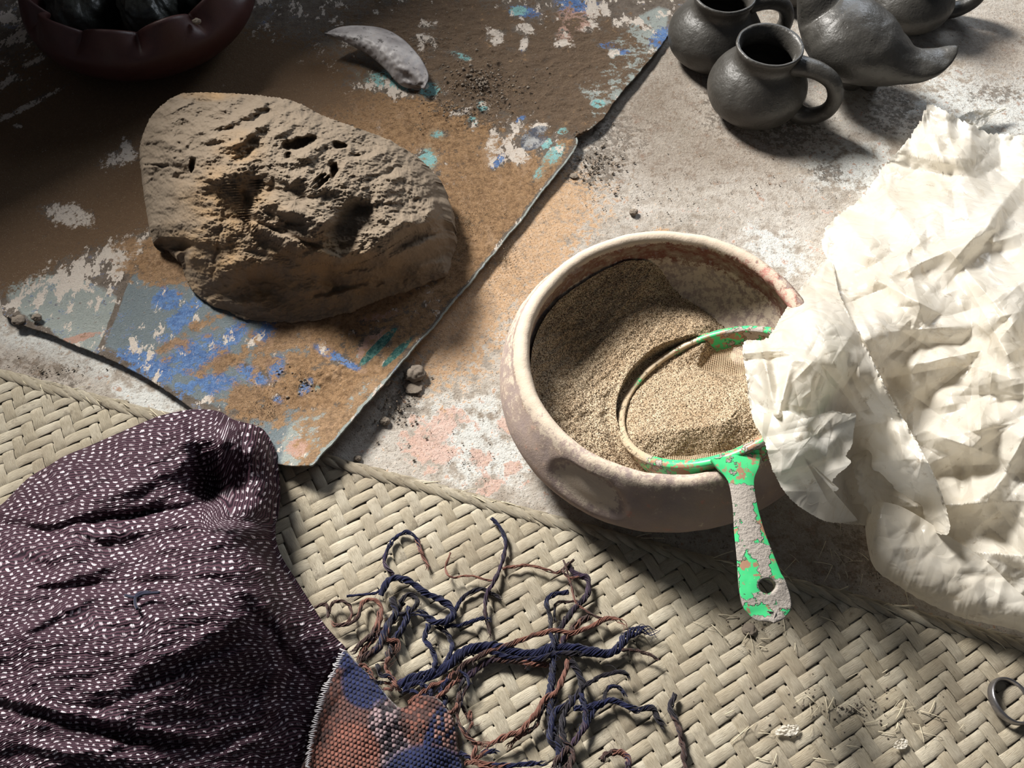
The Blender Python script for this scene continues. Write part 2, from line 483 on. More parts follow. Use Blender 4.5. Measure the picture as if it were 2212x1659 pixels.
M = {
    'concrete': mat_concrete(), 'sheet': mat_sheet(), 'clay': mat_clay_dry(), 'bowl': mat_bowl(), 'sand': mat_sand(),
    'palm': mat_palm(), 'shawl': mat_shawl(), 'yarn': mat_vcol('wool_yarn', .9, .1, 1500, .5, .0005, .3),
    'knit': mat_vcol('woven_border', .8, .2, 1500, .3, .0004, .2), 'plastic': mat_plastic(), 'green': mat_green(),
    'jug': mat_wet_clay('leather_hard_grey_clay', (.030, .028, .025), .40, (.058, .054, .047), 1.0),
    'redbowl': mat_wet_clay('dark_red_glazed_clay', (.035, .011, .010), .5, (.07, .022, .019), .3),
    'wetclay': mat_wet_clay('wet_black_clay', (.014, .016, .013), .40, (.045, .047, .038), 1.0),
    'horn': mat_horn(),
    'blue': mat_wet_clay('blue_cloth', (.02, .05, .22), .8, (.04, .10, .35), .3),
}
def simple(name, col, rough=.6, metal=0.0, var=.3, sc=200):
    m = NT(name); n = m.noise(sc, 4, .6)
    return m.done(m.mix(n, tuple(v * (1 - var) for v in col), tuple(min(1, v * (1 + var)) for v in col)), rough, m.bump(n, .3, .0006), .5, metal)
M['net'] = simple('tan_nylon_net', (.66, .50, .33), .6)
M['metal'] = simple('worn_grey_steel', (.30, .29, .30), .32, .9)
M['crumb'] = simple('dry_clay_crumb', (.20, .165, .13), .95, 0, .4, 150)
M['wall'] = simple('rough_plaster', (.20, .17, .14), .95, 0, .2, 20)
M['wood'] = simple('dark_window_wood', (.16, .10, .06), .8, 0, .3, 60)
M['straw'] = simple('pale_straw', (.62, .55, .40), .7)

# ------------------------------------------------------------------ floor
def build_floor():
    # fine where the camera looks, one coarse slab beyond
    nx, ny = 330, 300
    X, Y = np.meshgrid(np.linspace(-1.1, 1.1, nx), np.linspace(-.1, 1.55, ny))
    px, py = proj(np.stack([X, Y, 0 * X], -1))
    Z = 0.0012 * fbm(X * 9, Y * 9, 4, 3) - .0012
    pale = blobs(px, py, [(1030, 950, 130, 95, 20, .8), (2150, 250, 160, 120, 10, .8), (1850, 360, 120, 50, 0, .9), (1680, 540, 80, 40, 30, .8), (150, 760, 150, 40, 15, .8), (330, 870, 90, 40, 20, .8)]) * .85
    red = blobs(px, py, [(1035, 990, 26, 20, 0, .5), (1108, 1010, 16, 13, 0, .5), (1055, 1045, 30, 22, 0, .6), (925, 960, 60, 50, 40, .8), (1100, 920, 30, 25, 0, .8),
                         (1030, 1150, 60, 40, 0, .8), (1145, 1040, 8, 8, 0, .5), (975, 905, 40, 26, 0, .8)]) * .9
    P = np.stack([X, Y], -1); a = unp(880, 845)[:2]; b = unp(1290, 345)[:2]; d = (b - a) / np.linalg.norm(b - a)
    side = (P - a) @ np.array([d[1], -d[0]]); al = (P - a) @ d / np.linalg.norm(b - a)
    dust = np.clip(1.15 - side / .075, 0, 1) * smooth(-.1, .2, al) * (1 - smooth(.75, 1.1, al)) * (side > -.05)
    dust = np.maximum(dust, blobs(px, py, [(1100, 600, 110, 70, -50, .8), (1430, 497, 20, 8, 0, .6), (1165, 560, 90, 50, -30, .8)]) * .9)
    stain_shadow = blobs(px, py, [(1790, 375, 42, 22, 10, .35), (1290, 350, 60, 60, -50, .8), (1330, 300, 80, 60, -40, .9), (1930, 235, 60, 50, 40, .8), (1700, 290, 90, 40, 0, .9),
                           (90, 800, 80, 25, 15, .8), (1900, 1190, 120, 60, 0, .9), (1570, 230, 60, 60, 0, .9), (2150, 200, 60, 20, 0, .8), (870, 870, 40, 40, -50, .8)]) * .62  # stains, plus cast shadows of jug, bird tail and bowl painted dark
    soil = blobs(px, py, [(1430, 230, 130, 110, -40, .8), (1560, 330, 200, 70, 10, .9), (2160, 120, 100, 100, 0, .9), (1800, 1200, 260, 110, 0, .8), (60, 790, 160, 50, 0, .9), (1450, 350, 200, 60, 0, .9)]) * .62  # soil patches; the one right of the bowl paints its shadow
    L1 = np.stack([pale, red, dust], -1); L2 = np.stack([stain_shadow, soil, 0 * soil], -1)
    V = [np.stack([X, Y, Z], -1).reshape(-1, 3)]; F = [gridF(ny, nx)]
    # outer slab ring, slightly lower
    n = ny * nx
    ring = np.array([[-4, -3, -.003], [4, -3, -.003], [4, 4, -.003], [-4, 4, -.003], [-4, -3, -.06], [4, -3, -.06], [4, 4, -.06], [-4, 4, -.06]], float)
    V.append(ring)
    F.append(np.array([[0, 1, 2, 3], [0, 4, 5, 1], [1, 5, 6, 2], [2, 6, 7, 3], [3, 7, 4, 0]]) + n)
    z8 = np.zeros((8, 3))
    o = mesh_obj('floor', np.vstack(V), [np.vstack(F)], M['concrete'], cols={'L1': np.vstack([L1.reshape(-1, 3), z8]), 'L2': np.vstack([L2.reshape(-1, 3), z8])})
    tag(o, kind='structure')
build_floor()

# ------------------------------------------------------------------ wall with the window opening that lights the floor (outside the frame)
def box(c, s, ax):
    """box with centre c, size s in the frame ax (3x3 rows)"""
    V = []
    for z in (-.5, .5):
        for y in (-.5, .5):
            for x in (-.5, .5):
                V.append(np.array(c) + x * s[0] * ax[0] + y * s[1] * ax[1] + z * s[2] * ax[2])
    F = np.array([[0, 2, 3, 1], [4, 5, 7, 6], [0, 1, 5, 4], [2, 6, 7, 3], [0, 4, 6, 2], [1, 3, 7, 5]])
    return np.array(V), F

def build_wall():
    n = np.array([LAZ[0], LAZ[1], 0.]); n /= np.linalg.norm(n)
    t = np.array([n[1], -n[0], 0.]); ax = np.array([t, n, [0, 0, 1.]])
    base = np.array([-.85, 1.41, 0.])
    SILL, TOP, L, R = .80, 2.7, -.95, 2.3
    parts = [box(base + t * .6 + np.array([0, 0, SILL / 2]), (4.2, .14, SILL), ax),
             box(base + t * .6 + np.array([0, 0, (TOP + 3.0) / 2]), (4.2, .14, 3.0 - TOP), ax),
             box(base + t * (L - .28) + np.array([0, 0, (SILL + TOP) / 2]), (.55, .14, TOP - SILL), ax),
             box(base + t * (R + .2) + np.array([0, 0, (SILL + TOP) / 2]), (.4, .14, TOP - SILL), ax)]
    V, F = merge(parts)
    tag(mesh_obj('wall_back', V, F, M['wall'], smooth_=False), kind='structure')
    w = (L + R) / 2
    fr = [box(base + t * w + np.array([0, 0, SILL + .02]), (R - L, .2, .04), ax), box(base + t * w + np.array([0, 0, TOP - .02]), (R - L, .1, .04), ax),
          box(base + t * (L + .02) + np.array([0, 0, (SILL + TOP) / 2]), (.04, .1, TOP - SILL), ax), box(base + t * (R - .02) + np.array([0, 0, (SILL + TOP) / 2]), (.04, .1, TOP - SILL), ax)]
    V, F = merge(fr)
    tag(mesh_obj('window_1', V, F, M['wood'], smooth_=False), kind='structure')
build_wall()

# ------------------------------------------------------------------ painted canvas board
def build_board():
    bot = np.array([(15, 690), (60, 712), (110, 728), (165, 752), (230, 778), (300, 812), (360, 848), (430, 898), (505, 960), (570, 1002), (615, 1020), (655, 1030), (690, 1033)], float)
    nu, nv = 760, 620
    B = catmull(bot, nu)
    B = B + np.stack([fbm(np.arange(nu) / 9., np.zeros(nu), 3, 5), fbm(np.arange(nu) / 9., np.ones(nu) * 9, 3, 6)], -1) * 2.2
    Bw = unp(B[:, 0], B[:, 1])
    vr = np.linspace(0, 1, nv) ** 1.0
    C1 = unp(1560, -60); C2 = unp(-260, -60) + np.array([-.1, .15, 0]); C3 = Bw[0]
    u = np.linspace(0, 1, nu)
    up = C1 - Bw[-1]; left = np.array([-.34, .65, 0.])
    D = up[None] * u[:, None] + left[None] * (1 - u)[:, None]
    P = Bw[None] + vr[:, None, None] * D[None]
    X, Y = P[..., 0].copy(), P[..., 1].copy()
    # the right-hand edge wanders and has a notch
    e = np.array([.85, -.52]); edge = np.clip(1 - (1 - u) * 14, 0, 1)[None]
    L = np.linalg.norm(up)
    wob = .004 * fbm(vr * 14, 0 * vr, 3, 4)[:, None] + .0012 * fbm(vr * 90, 0 * vr, 2, 9)[:, None]
    X += wob * e[0] * edge; Y += wob * e[1] * edge
    px, py = proj(np.stack([X, Y, 0 * X], -1))
    notch = np.exp(-(np.abs(vr - .562) / .010) ** 1.2)[:, None] * np.clip(1 - (1 - u) * 42, 0, 1)[None] ** 1.2
    X -= .016 * e[0] * notch; Y -= .016 * e[1] * notch
    ed = (1 - u)[None] * 0.9        # distance-like from the right edge
    Z = .0045 + .0075 * np.exp(-(ed / .06) ** 2) * (.72 + .28 * np.sin(vr * 11 + 1.4))[:, None]
    Z += .016 * np.exp(-((1 - u)[None] / .16) ** 2 - (vr[:, None] / .22) ** 2)
    Z += .004 * np.exp(-(vr[:, None] / .03) ** 2) + .002 * fbm(X * 6, Y * 6, 3, 2)
    soil = blobs(px, py, [(1060, 165, 190, 95, 20, .7), (960, 70, 230, 80, 0, .8), (1200, 230, 160, 70, 30, .8), (1000, 250, 120, 40, 20, .8), (1230, 130, 160, 100, 0, .8)])
    Z += soil * (.0045 * fbm(X * 28, Y * 42, 5, 11, .6) + .003 * np.clip(fbm(X * 75, Y * 75, 3, 12), 0, 1))
    for (bx, by, r, h) in [(1015, 170, 32, .008), (1060, 150, 22, .006), (1000, 190, 20, .006), (1075, 270, 26, .004), (910, 85, 26, .004), (700, 825, 34, .006), (740, 812, 20, .005),
                           (650, 830, 40, .003), (1130, 300, 20, .004), (80, 690, 10, .008), (45, 695, 22, .006), (600, 860, 60, .002), (770, 850, 50, .002)]:
        Z += h * gauss(px, py, bx, by, r, r * .7) * (.7 + .6 * fbm(X * 120, Y * 120, 3, 8))
    Z -= .004 * gauss(px, py, 668, 835, 26, 12, 60)
    blue = blobs(px, py, [(320, 790, 62, 30, 20, .6), (420, 765, 70, 42, -25, .6), (500, 735, 60, 24, -40, .6), (575, 720, 40, 24, -40, .6), (600, 800, 22, 34, 20, .6), (365, 650, 26, 30, -60, .6),
                          (450, 838, 70, 26, -10, .6), (550, 815, 40, 18, 30, .6), (720, 775, 50, 13, 30, .5), (665, 845, 14, 26, 35, .3), (760, 800, 34, 10, 30, .6), (390, 700, 60, 20, -50, .7),
                          (1425, 95, 26, 20, -30, .7), (1240, 22, 40, 26, 0, .7), (1130, 32, 40, 14, 10, .6), (1310, 105, 26, 10, 0, .6), (1345, 120, 18, 9, 0, .6), (1075, 355, 22, 9, -45, .6), (1125, 262, 14, 7, -30, .6), (605, 872, 14, 12, 0, .6), (1130, 108, 8, 16, 10, .6)]) * .86
    white = blobs(px, py, [(150, 470, 60, 26, 10, .5), (265, 345, 45, 18, -20, .7), (275, 330, 14, 26, 0, .5), (250, 350, 10, 20, 0, .5), (120, 620, 110, 26, -22, .6), (200, 580, 120, 40, -20, .8),
                           (60, 235, 90, 7, -27, .5), (40, 85, 34, 15, -20, .6), (80, 138, 26, 8, -30, .5), (20, 40, 20, 14, 0, .7), (25, 180, 26, 8, -30, .6), (42, 278, 12, 6, 0, .5),
                           (1080, 320, 50, 34, -40, .6), (1075, 345, 26, 22, -40, .5), (1120, 345, 22, 20, 0, .6), (1130, 70, 26, 14, 15, .4), (1068, 85, 22, 24, 0, .6), (920, 97, 26, 18, 0, .5), (1215, 92, 26, 18, 0, .6),
                           (1265, 62, 20, 14, 0, .6), (1290, 25, 34, 18, -20, .7), (1350, 52, 22, 13, 0, .7), (1326, 122, 16, 10, -20, .5), (990, 248, 26, 9, -10, .5), (930, 60, 30, 12, 0, .7), (1160, 280, 20, 9, 0, .5),
                           (1135, 95, 9, 14, 10, .5), (560, 735, 22, 8, -40, .6), (835, 200, 70, 10, 10, .9)]) * .80
    teal = blobs(px, py, [(930, 200, 28, 17, 0, .6), (1042, 236, 14, 13, 30, .5), (1022, 266, 16, 12, 40, .6), (1290, 238, 17, 11, 0, .3), (1195, 350, 34, 18, -50, .5), (1165, 385, 22, 12, -50, .6), (1178, 320, 16, 14, 0, .6),
                          (945, 295, 22, 12, 0, .7), (925, 345, 22, 26, 0, .7), (850, 180, 70, 18, 8, .8), (1215, 68, 10, 6, 0, .5), (1000, 128, 36, 9, 20, .8), (1120, 30, 20, 12, 0, .8), (780, 780, 8, 8, 0, .5), (1215, 295, 14, 8, 0, .5), (690, 850, 8, 8, 0, .5)]) * .85
    slate = blobs(px, py, [(330, 700, 170, 90, 25, .35), (440, 640, 110, 60, 20, .4), (420, 800, 160, 60, 30, .4), (560, 720, 120, 70, 20, .4), (640, 960, 100, 60, 40, .6)])
    slate *= smooth(0, 14, (px - 265) * .93 + (py - 640) * .36 + 0)
    pale = blobs(px, py, [(140, 660, 120, 60, 10, .4), (190, 720, 90, 40, 22, .4), (690, 970, 80, 70, -50, .6), (800, 880, 60, 40, -50, .6), (1395, 75, 60, 34, -50, .6), (1330, 180, 120, 60, -60, .8)])
    pale *= np.where(px < 500, 1 - smooth(0, 8, (px - 258) * .93 + (py - 640) * .36), 1)
    pink = blobs(px, py, [(165, 742, 55, 9, -20, .5), (810, 752, 50, 26, -40, .5), (650, 985, 34, 26, 20, .7), (820, 690, 60, 12, -10, .9), (1230, 60, 50, 40, 0, 1)]) * .8
    pale = np.maximum(pale, (1.3 * smooth(.9945, .9975, u))[None] * np.ones_like(px))  # light catching the right edge, painted as a pale line
    stripes = blobs(px, py, [(820, 760, 58, 11, -47, .2), (862, 778, 46, 9, -47, .3)])
    oval = blobs(px, py, [(1155, 306, 34, 22, -35, .15)])
    dust = blobs(px, py, [(1080, 500, 180, 190, -50, .5), (860, 270, 230, 60, 14, .5), (700, 850, 170, 50, -8, .6), (1180, 430, 120, 60, -55, .6), (560, 880, 100, 40, 20, .8), (400, 740, 80, 26, -30, .9), (720, 690, 260, 60, -14, .7),
                          (330, 570, 90, 50, 20, .7), (1030, 350, 90, 70, 0, .8), (620, 800, 90, 40, 0, .9), (740, 930, 90, 50, -40, .8), (1020, 590, 120, 60, -50, .6), (480, 790, 60, 20, -20, 1)])
    dust = np.maximum(dust, .72 * smooth(560, 700, px) * smooth(560, 700, py))
    dust = dust * (1 - smooth(.985, .996, u))[None] * (1 - .85 * oval) * (1 - .65 * stripes) * (1 - .75 * white) * (1 - .55 * teal) * (1 - .62 * blue) * (1 - .6 * pink)
    brown = blobs(px, py, [(120, 400, 300, 260, 0, .5), (300, 220, 300, 110, 10, .6), (560, 160, 240, 90, 10, .7), (80, 560, 200, 60, -12, .5), (520, 620, 60, 20, 0, .8)]) * (1 - white * .9)
    brown *= 1 - .9 * smooth(620, 660, py + (px - 50) * .5) * (px < 460)
    s2 = soil * (1 - .75 * white) * (1 - .6 * teal) * (1 - .5 * blue)
    z0 = np.zeros_like(px)
    cols = {'L1': np.stack([blue, white, teal], -1), 'L2': np.stack([dust, s2, brown], -1), 'L3': np.stack([slate, pale, pink], -1), 'L4': np.stack([stripes, oval, z0], -1)}
    o = mesh_obj('painted_board', np.stack([X, Y, Z], -1), gridF(nv, nu), M['sheet'], cols=cols)
    tag(o, 'paint-flecked canvas-covered board lying on the concrete, strewn with brown sand', 'board')
    s = o.modifiers.new('thickness', 'SOLIDIFY'); s.thickness = .0022; s.offset = -1
build_board()

# ------------------------------------------------------------------ woven palm mat
def build_mat():
    W = .0128
    A0 = unp(0, 806)[:2]; B0 = unp(2212, 1392)[:2]
    e = (B0 - A0) / np.linalg.norm(B0 - A0); n = np.array([e[1], -e[0]])      # n points into the mat
    a = (e + n) / math.sqrt(2); b = (e - n) / math.sqrt(2)
    root = empty('palm_mat', (*unp(1300, 1400)[:2], 0), 'wide mat plaited from pale dry palm strips in a herringbone weave', 'mat')
    rnd = random.Random(4)
    def wave(q): return np.tanh(2.6 * np.sin(np.pi / 2 * (q + .5))) / np.tanh(2.6)
    made = 0
    for fam in (0, 1):
        for k in range(-90, 90):
            # axis direction d along the strip, offset direction o
            d, of = (a, b) if fam == 0 else (b, a)
            base = A0 + of * (k * W)
            s = np.arange(-1.3, 1.8, W / 6)
            P = base[None] + s[:, None] * d[None]
            q = (P - A0) @ n
            ok = (q > .0035) & (q < .78) & (P[:, 0] > -.75) & (P[:, 0] < .72) & (P[:, 1] > -.16)
            if ok.sum() < 8: continue
            i0, i1 = np.where(ok)[0][[0, -1]]
            s = s[i0:i1 + 1]; P = P[i0:i1 + 1]
            # keep strips the photograph can show
            px, py = proj(np.hstack([P, np.zeros((len(P), 1))]))
            vis = (px > -180) & (px < 2480) & (py < 2050)
            if not vis.any(): continue
            j0, j1 = np.where(vis)[0][[0, -1]]; s = s[j0:j1 + 1]; P = P[j0:j1 + 1]
            if len(s) < 8: continue
            h = wave(s / W + k) * (1 if fam == 0 else -1)
            wid = W * (.84 + .13 * rnd.random()) * (1 + .07 * fbm(s * 30, s * 0 + k, 2, 3))
            side = np.array([-d[1], d[0]])
            sh = .0007 * fbm(s * 22, s * 0 + k * 3.3, 2, 8) + .0005 * rnd.uniform(-1, 1)
            C = P + side[None] * sh[:, None]
            slit = rnd.uniform(.18, .45) * rnd.choice((-1, 1))
            prof = [(-1, -.0010), (-.8, -.0001), (-.35, .00035), (.1, .0005), (.5, .0003), (.82, -.0001), (1, -.0010)]
            tilt = .00025 * rnd.uniform(-1, 1)
            hz = .0036 + .0015 * h
            Vs = []; uv = []
            for (c, z) in prof:
                zz = hz + z + tilt * c + .0002 * fbm(s * 160, s * 0 + c * 2 + k, 2, 5)
                Q = C + side[None] * (c * wid / 2)[:, None]
                Vs.append(np.hstack([Q, zz[:, None]]))
                uv.append(np.stack([np.full(len(s), c * .5 + .5 + k * 3.17), s / W + k * 7.7], -1))
            V = np.stack(Vs, 1); U = np.stack(uv, 1)
            mesh_obj('palm_strip', V, gridF(len(s), len(prof), flip=(fam == 0) != (side @ b > 0) and False), M['palm'], root, uv=U)
            made += 1
    # folded-over ends that make the plaited edge
    Ltot = np.linalg.norm(B0 - A0)
    pitch = W * 1.41
    s0 = -.10
    while s0 < Ltot + .16:
        for lay in (0, 1):
            t = np.linspace(0, 1, 14)
            ln = W * 3.1 * rnd.uniform(.9, 1.12); an = rnd.uniform(-.06, .06)
            sx = s0 + (t - .5) * ln + lay * pitch * .5
            qy = (.001 if lay == 0 else .0005) + (.0125 * t if lay == 0 else .0105 * (1 - t)) + an * (t - .5) * .03 + rnd.uniform(-.0008, .0008)
            C = A0[None] + e[None] * sx[:, None] + n[None] * (qy - .004)[:, None]
            T = np.gradient(C, axis=0); T /= np.linalg.norm(T, axis=1)[:, None]; S = np.stack([-T[:, 1], T[:, 0]], -1)
            w = W * .30 * np.sin(np.pi * np.clip(t * .94 + .03, 0, 1)) ** .55
            zc = .0042 + .0040 * np.sin(np.pi * t) * (1 if lay == 0 else .8) + .0012 * (1 - lay) * t
            Vs = []; uv = []
            for c, z in ((-1, -.0022), (-.6, -.0004), (0, .0006), (.6, -.0004), (1, -.0022)):
                Vs.append(np.hstack([C + S * (c * w)[:, None], (zc + z)[:, None]])); uv.append(np.stack([np.full(14, c * .5 + s0 * 400), t * 3 + s0 * 90], -1))
            mesh_obj('edge_fold', np.stack(Vs, 1), gridF(14, 5), M['palm'], root, uv=np.stack(uv, 1))
        s0 += pitch
    # frayed fibres at the edge
    parts = []
    for k in range(70):
        if k < 40: c = A0 + e * rnd.uniform(0, Ltot) + n * rnd.uniform(-.004, .006)
        else: c = A0 + e * rnd.choice((.28, .84, .86, .12)) + e * rnd.gauss(0, .02)
        an = rnd.uniform(-.8, .8); L = rnd.uniform(.008, .028)
        dd = math.cos(an) * e - math.sin(an) * n * .8
        t = np.linspace(0, 1, 6)
        P = np.stack([c[0] + dd[0] * L * t, c[1] + dd[1] * L * t, .006 + .005 * np.sin(t * 2.5) * rnd.random()], -1)
        parts.append(tube(P, .0003 + .0003 * rnd.random(), 4))
    V, F = merge(parts)
    mesh_obj('frayed_fibres', V, F, M['straw'], root)['kind'] = 'stuff'
build_mat()

# ------------------------------------------------------------------ lump of dry clay
def build_lump():
    out = [(310, 320), (325, 270), (350, 238), (385, 214), (430, 208), (520, 211), (620, 222), (665, 240), (700, 258), (760, 280), (830, 305), (875, 330), (905, 355), (938, 395), (952, 430), (960, 480),
           (972, 520), (970, 560), (962, 592), (925, 612), (880, 630), (810, 655), (740, 680), (690, 696), (620, 700), (560, 698), (520, 688), (470, 665), (425, 635), (405, 600), (400, 560), (372, 545), (345, 532), (336, 500), (328, 465), (322, 420), (316, 380)]
    nr, nt = 330, 900
    ctr = (640, 440)
    px, py, r = radial(out, ctr, nr, nt, .62, jitter=5, seed=6)
    f = rbf([(405, 600, .012), (425, 637, .004), (520, 688, .003), (620, 700, .003), (740, 680, .003), (880, 632, .004), (962, 592, .008),
             (345, 532, .022), (328, 465, .035), (316, 380, .05), (310, 320, .058), (350, 238, .07), (430, 208, .088), (520, 211, .098), (620, 222, .10), (700, 258, .098), (830, 305, .082), (905, 355, .062), (952, 430, .040), (970, 560, .012),
             (560, 400, .122), (600, 480, .108), (700, 560, .085), (840, 575, .060), (940, 480, .062), (450, 400, .105), (600, 320, .136), (700, 380, .136), (500, 270, .126), (820, 420, .112), (900, 420, .085),
             (640, 620, .035), (500, 600, .052), (540, 500, .088), (430, 500, .080), (750, 610, .036), (400, 440, .078), (370, 350, .080), (620, 660, .014), (480, 650, .018), (790, 500, .098), (420, 560, .05), (860, 600, .022)])
    h = f(px, py)
    # overhanging upper slab: a step along its lower lip
    lip = catmull([(532, 400), (535, 455), (542, 490), (570, 515), (605, 538), (654, 564), (710, 578), (768, 578), (814, 561), (882, 518), (930, 494), (955, 470)], 200)
    d2 = np.full(px.shape, 1e9); yl = np.zeros(px.shape)
    ki = np.zeros(px.shape)
    for k in range(0, 200, 2):
        dd = (px - lip[k, 0]) ** 2 + (py - lip[k, 1]) ** 2
        w = dd < d2; ki = np.where(w, k, ki); d2 = np.where(w, dd, d2); yl = np.where(w, lip[k, 1] + 0 * py, yl)
    dist = np.sqrt(d2); above = np.where((py < yl) | (px > 545) & (py < 510) & (px + .4 * py > 735), 1, -1)
    sd = dist * above
    lw = smooth(5, 60, ki) * (1 - .6 * smooth(170, 199, ki))
    sd = sd + 16 * fbm(px / 50, py / 50, 3, 77)
    h += (.008 * np.exp(-((sd - 16) / 22) ** 2) - .0075 * np.exp(-((sd + 9) / 11) ** 2)) * lw * (.75 + .9 * fbm(px / 80, py / 80, 2, 78))
    top = smooth(-8, 26, sd) * smooth(380, 500, px + .3 * py)
    det = fbm(px / 78, py / 58, 5, 21, .55)
    rid = fbm(px / 110 + py / 300, py / 70, 4, 31, .5, True)
    h += .0115 * det * (.75 + .35 * top) + .0085 * (rid - .3) * (.5 + .5 * top)
    h += .0022 * fbm(px / 22, py / 17, 4, 5, .52) * (.25 + .9 * top)
    h += .0007 * fbm(px / 5.5, py / 5, 2, 15, .6)
    rough = top
    holes = [(650, 318, 38, 12, -14, .022), (735, 322, 16, 8, 20, .014), (772, 345, 18, 6, -8, .010), (724, 378, 9, 17, 5, .020), (700, 402, 22, 6, -38, .020), (690, 396, 20, 5, -38, .012), (420, 365, 7, 17, 0, .014), (842, 380, 12, 7, -10, .010),
             (625, 342, 8, 8, 0, .012), (820, 300, 16, 6, 20, .012), (770, 455, 22, 14, 0, .005), (600, 470, 60, 12, 25, .010), (735, 632, 60, 6, -14, .009), (560, 690, 90, 8, 8, .003), (470, 560, 4, 60, 10, .003), (640, 520, 120, 5, 22, .005), (378, 536, 38, 15, 0, .020), (400, 565, 13, 26, 0, .014), (560, 622, 50, 30, -6, .010), (580, 640, 60, 14, 0, .006),
             (720, 615, 20, 16, 20, .010), (760, 470, 50, 20, -30, .006), (880, 440, 26, 20, 0, .007), (736, 522, 38, 26, -40, .008), (790, 457, 24, 15, -10, .008), (640, 490, 40, 10, -14, .007), (573, 613, 44, 20, -5, .008), (538, 440, 9, 36, -6, .007), (510, 250, 34, 13, -40, .010), (455, 244, 36, 12, -20, .010), (500, 285, 50, 7, -20, .009), (560, 260, 40, 9, -40, .011), (470, 320, 40, 6, -8, .007),
             (530, 345, 30, 7, -30, .009), (400, 395, 30, 6, 10, .005), (340, 365, 40, 3, 4, .004), (820, 620, 12, 5, 0, .006), (590, 418, 5, 30, 5, .004), (560, 440, 3, 30, -15, .002), (450, 265, 30, 12, 10, .006)]
    dark = np.zeros(px.shape)
    for i, (cx, cy, rx, ry, an, dp) in enumerate(holes):
        wx = px + 5 * fbm(px / 18, py / 18, 2, 40 + i); wy = py + 5 * fbm(px / 18, py / 18, 2, 60 + i)
        if dp >= .012 and ry < 18: m_ = blob(wx, wy, cx, cy, rx * .9, ry * .9, an, .4)
        else: m_ = gauss(wx, wy, cx, cy, rx, ry, an)
        h -= dp * m_
    for (cx, cy, rx, ry, an, dp) in [(560, 240, 60, 16, -20, .008), (620, 466, 66, 10, 8, .009), (470, 386, 40, 26, 0, .010), (740, 560, 70, 12, 0, .007), (540, 300, 80, 10, -35, .007), (700, 470, 40, 30, 0, .006), (640, 470, 60, 20, 20, .010), (700, 500, 60, 22, -30, .007), (500, 385, 60, 26, 0, .007), (850, 500, 90, 22, -16, .010), (900, 540, 60, 14, -20, .010), (560, 580, 60, 20, 10, .005), (660, 640, 60, 14, 4, .006),
                                     (790, 625, 60, 14, -8, .005), (930, 450, 20, 50, -10, .008), (620, 390, 80, 14, 5, .006), (420, 420, 40, 60, 10, .004), (380, 265, 30, 30, 0, .006), (620, 290, 40, 10, -30, .006)]:
        h += dp * gauss(px, py, cx, cy, rx, ry, an)
    # fine cracks fanning over the front
    rr = r[:, None]
    h = np.where(rr > .9, np.maximum(h, .001), h)
    h = np.maximum(h, .001)
    P = unp(px, py, h)
    och = blobs(px, py, [(500, 450, 90, 70, 20, .7), (480, 560, 110, 60, 20, .6), (640, 610, 240, 70, 0, .6), (460, 212, 60, 12, 0, .6), (700, 540, 60, 26, 0, .8), (520, 330, 40, 30, 0, .9), (720, 640, 140, 30, -8, .8)]) * .85 * np.clip(.7 + fbm(px / 40, py / 30, 3, 3), 0, 1)
    L1 = np.stack([och, 0 * och, 0 * och], -1)
    V = [P.reshape(-1, 3)]; F = [gridF(nr, nt, True)]; C = [L1.reshape(-1, 3)]
    # hidden back and underside, rounding down to the board
    last = P[-1]; cen = P[0] * np.array([1, 1, 0]); d = last - cen; d[:, 2] = 0; d /= np.linalg.norm(d, axis=1)[:, None]
    n = nr * nt; rows = [last]
    for k, (o_, hh) in enumerate(((.010, .8), (.014, .5), (.010, .2), (.0, .0))):
        rows.append(np.stack([last[:, 0] + d[:, 0] * o_ * np.minimum(1, last[:, 2] / .05), last[:, 1] + d[:, 1] * o_ * np.minimum(1, last[:, 2] / .05), last[:, 2] * hh], -1))
    for k in range(1, len(rows)): V.append(rows[k]); C.append(L1[-1])
    idx = [np.arange(nt) + (nr - 1) * nt] + [n + k * nt + np.arange(nt) for k in range(4)]
    for k in range(4):
        a_, b_ = idx[k], idx[k + 1]; F.append(np.stack([a_, np.roll(a_, -1), np.roll(b_, -1), b_], -1))
    o = mesh_obj('clay_lump', np.vstack(V), [np.vstack(F)], M['clay'], cols={'L1': np.vstack(C)})
    o.location.z = .006
    tag(o, 'large knobbly lump of raw brown clay dusted with sand on the painted board', 'clay')
build_lump()

# ------------------------------------------------------------------ big bowl with sand and strainer
BC = np.array([.164, .439, 0.0])
TILT = -.085
def tiltz(V):
    c, s = math.cos(TILT), math.sin(TILT)
    x = V[..., 0]; z = V[..., 2]
    return np.stack([x * c + z * s, V[..., 1], -x * s + z * c], -1)

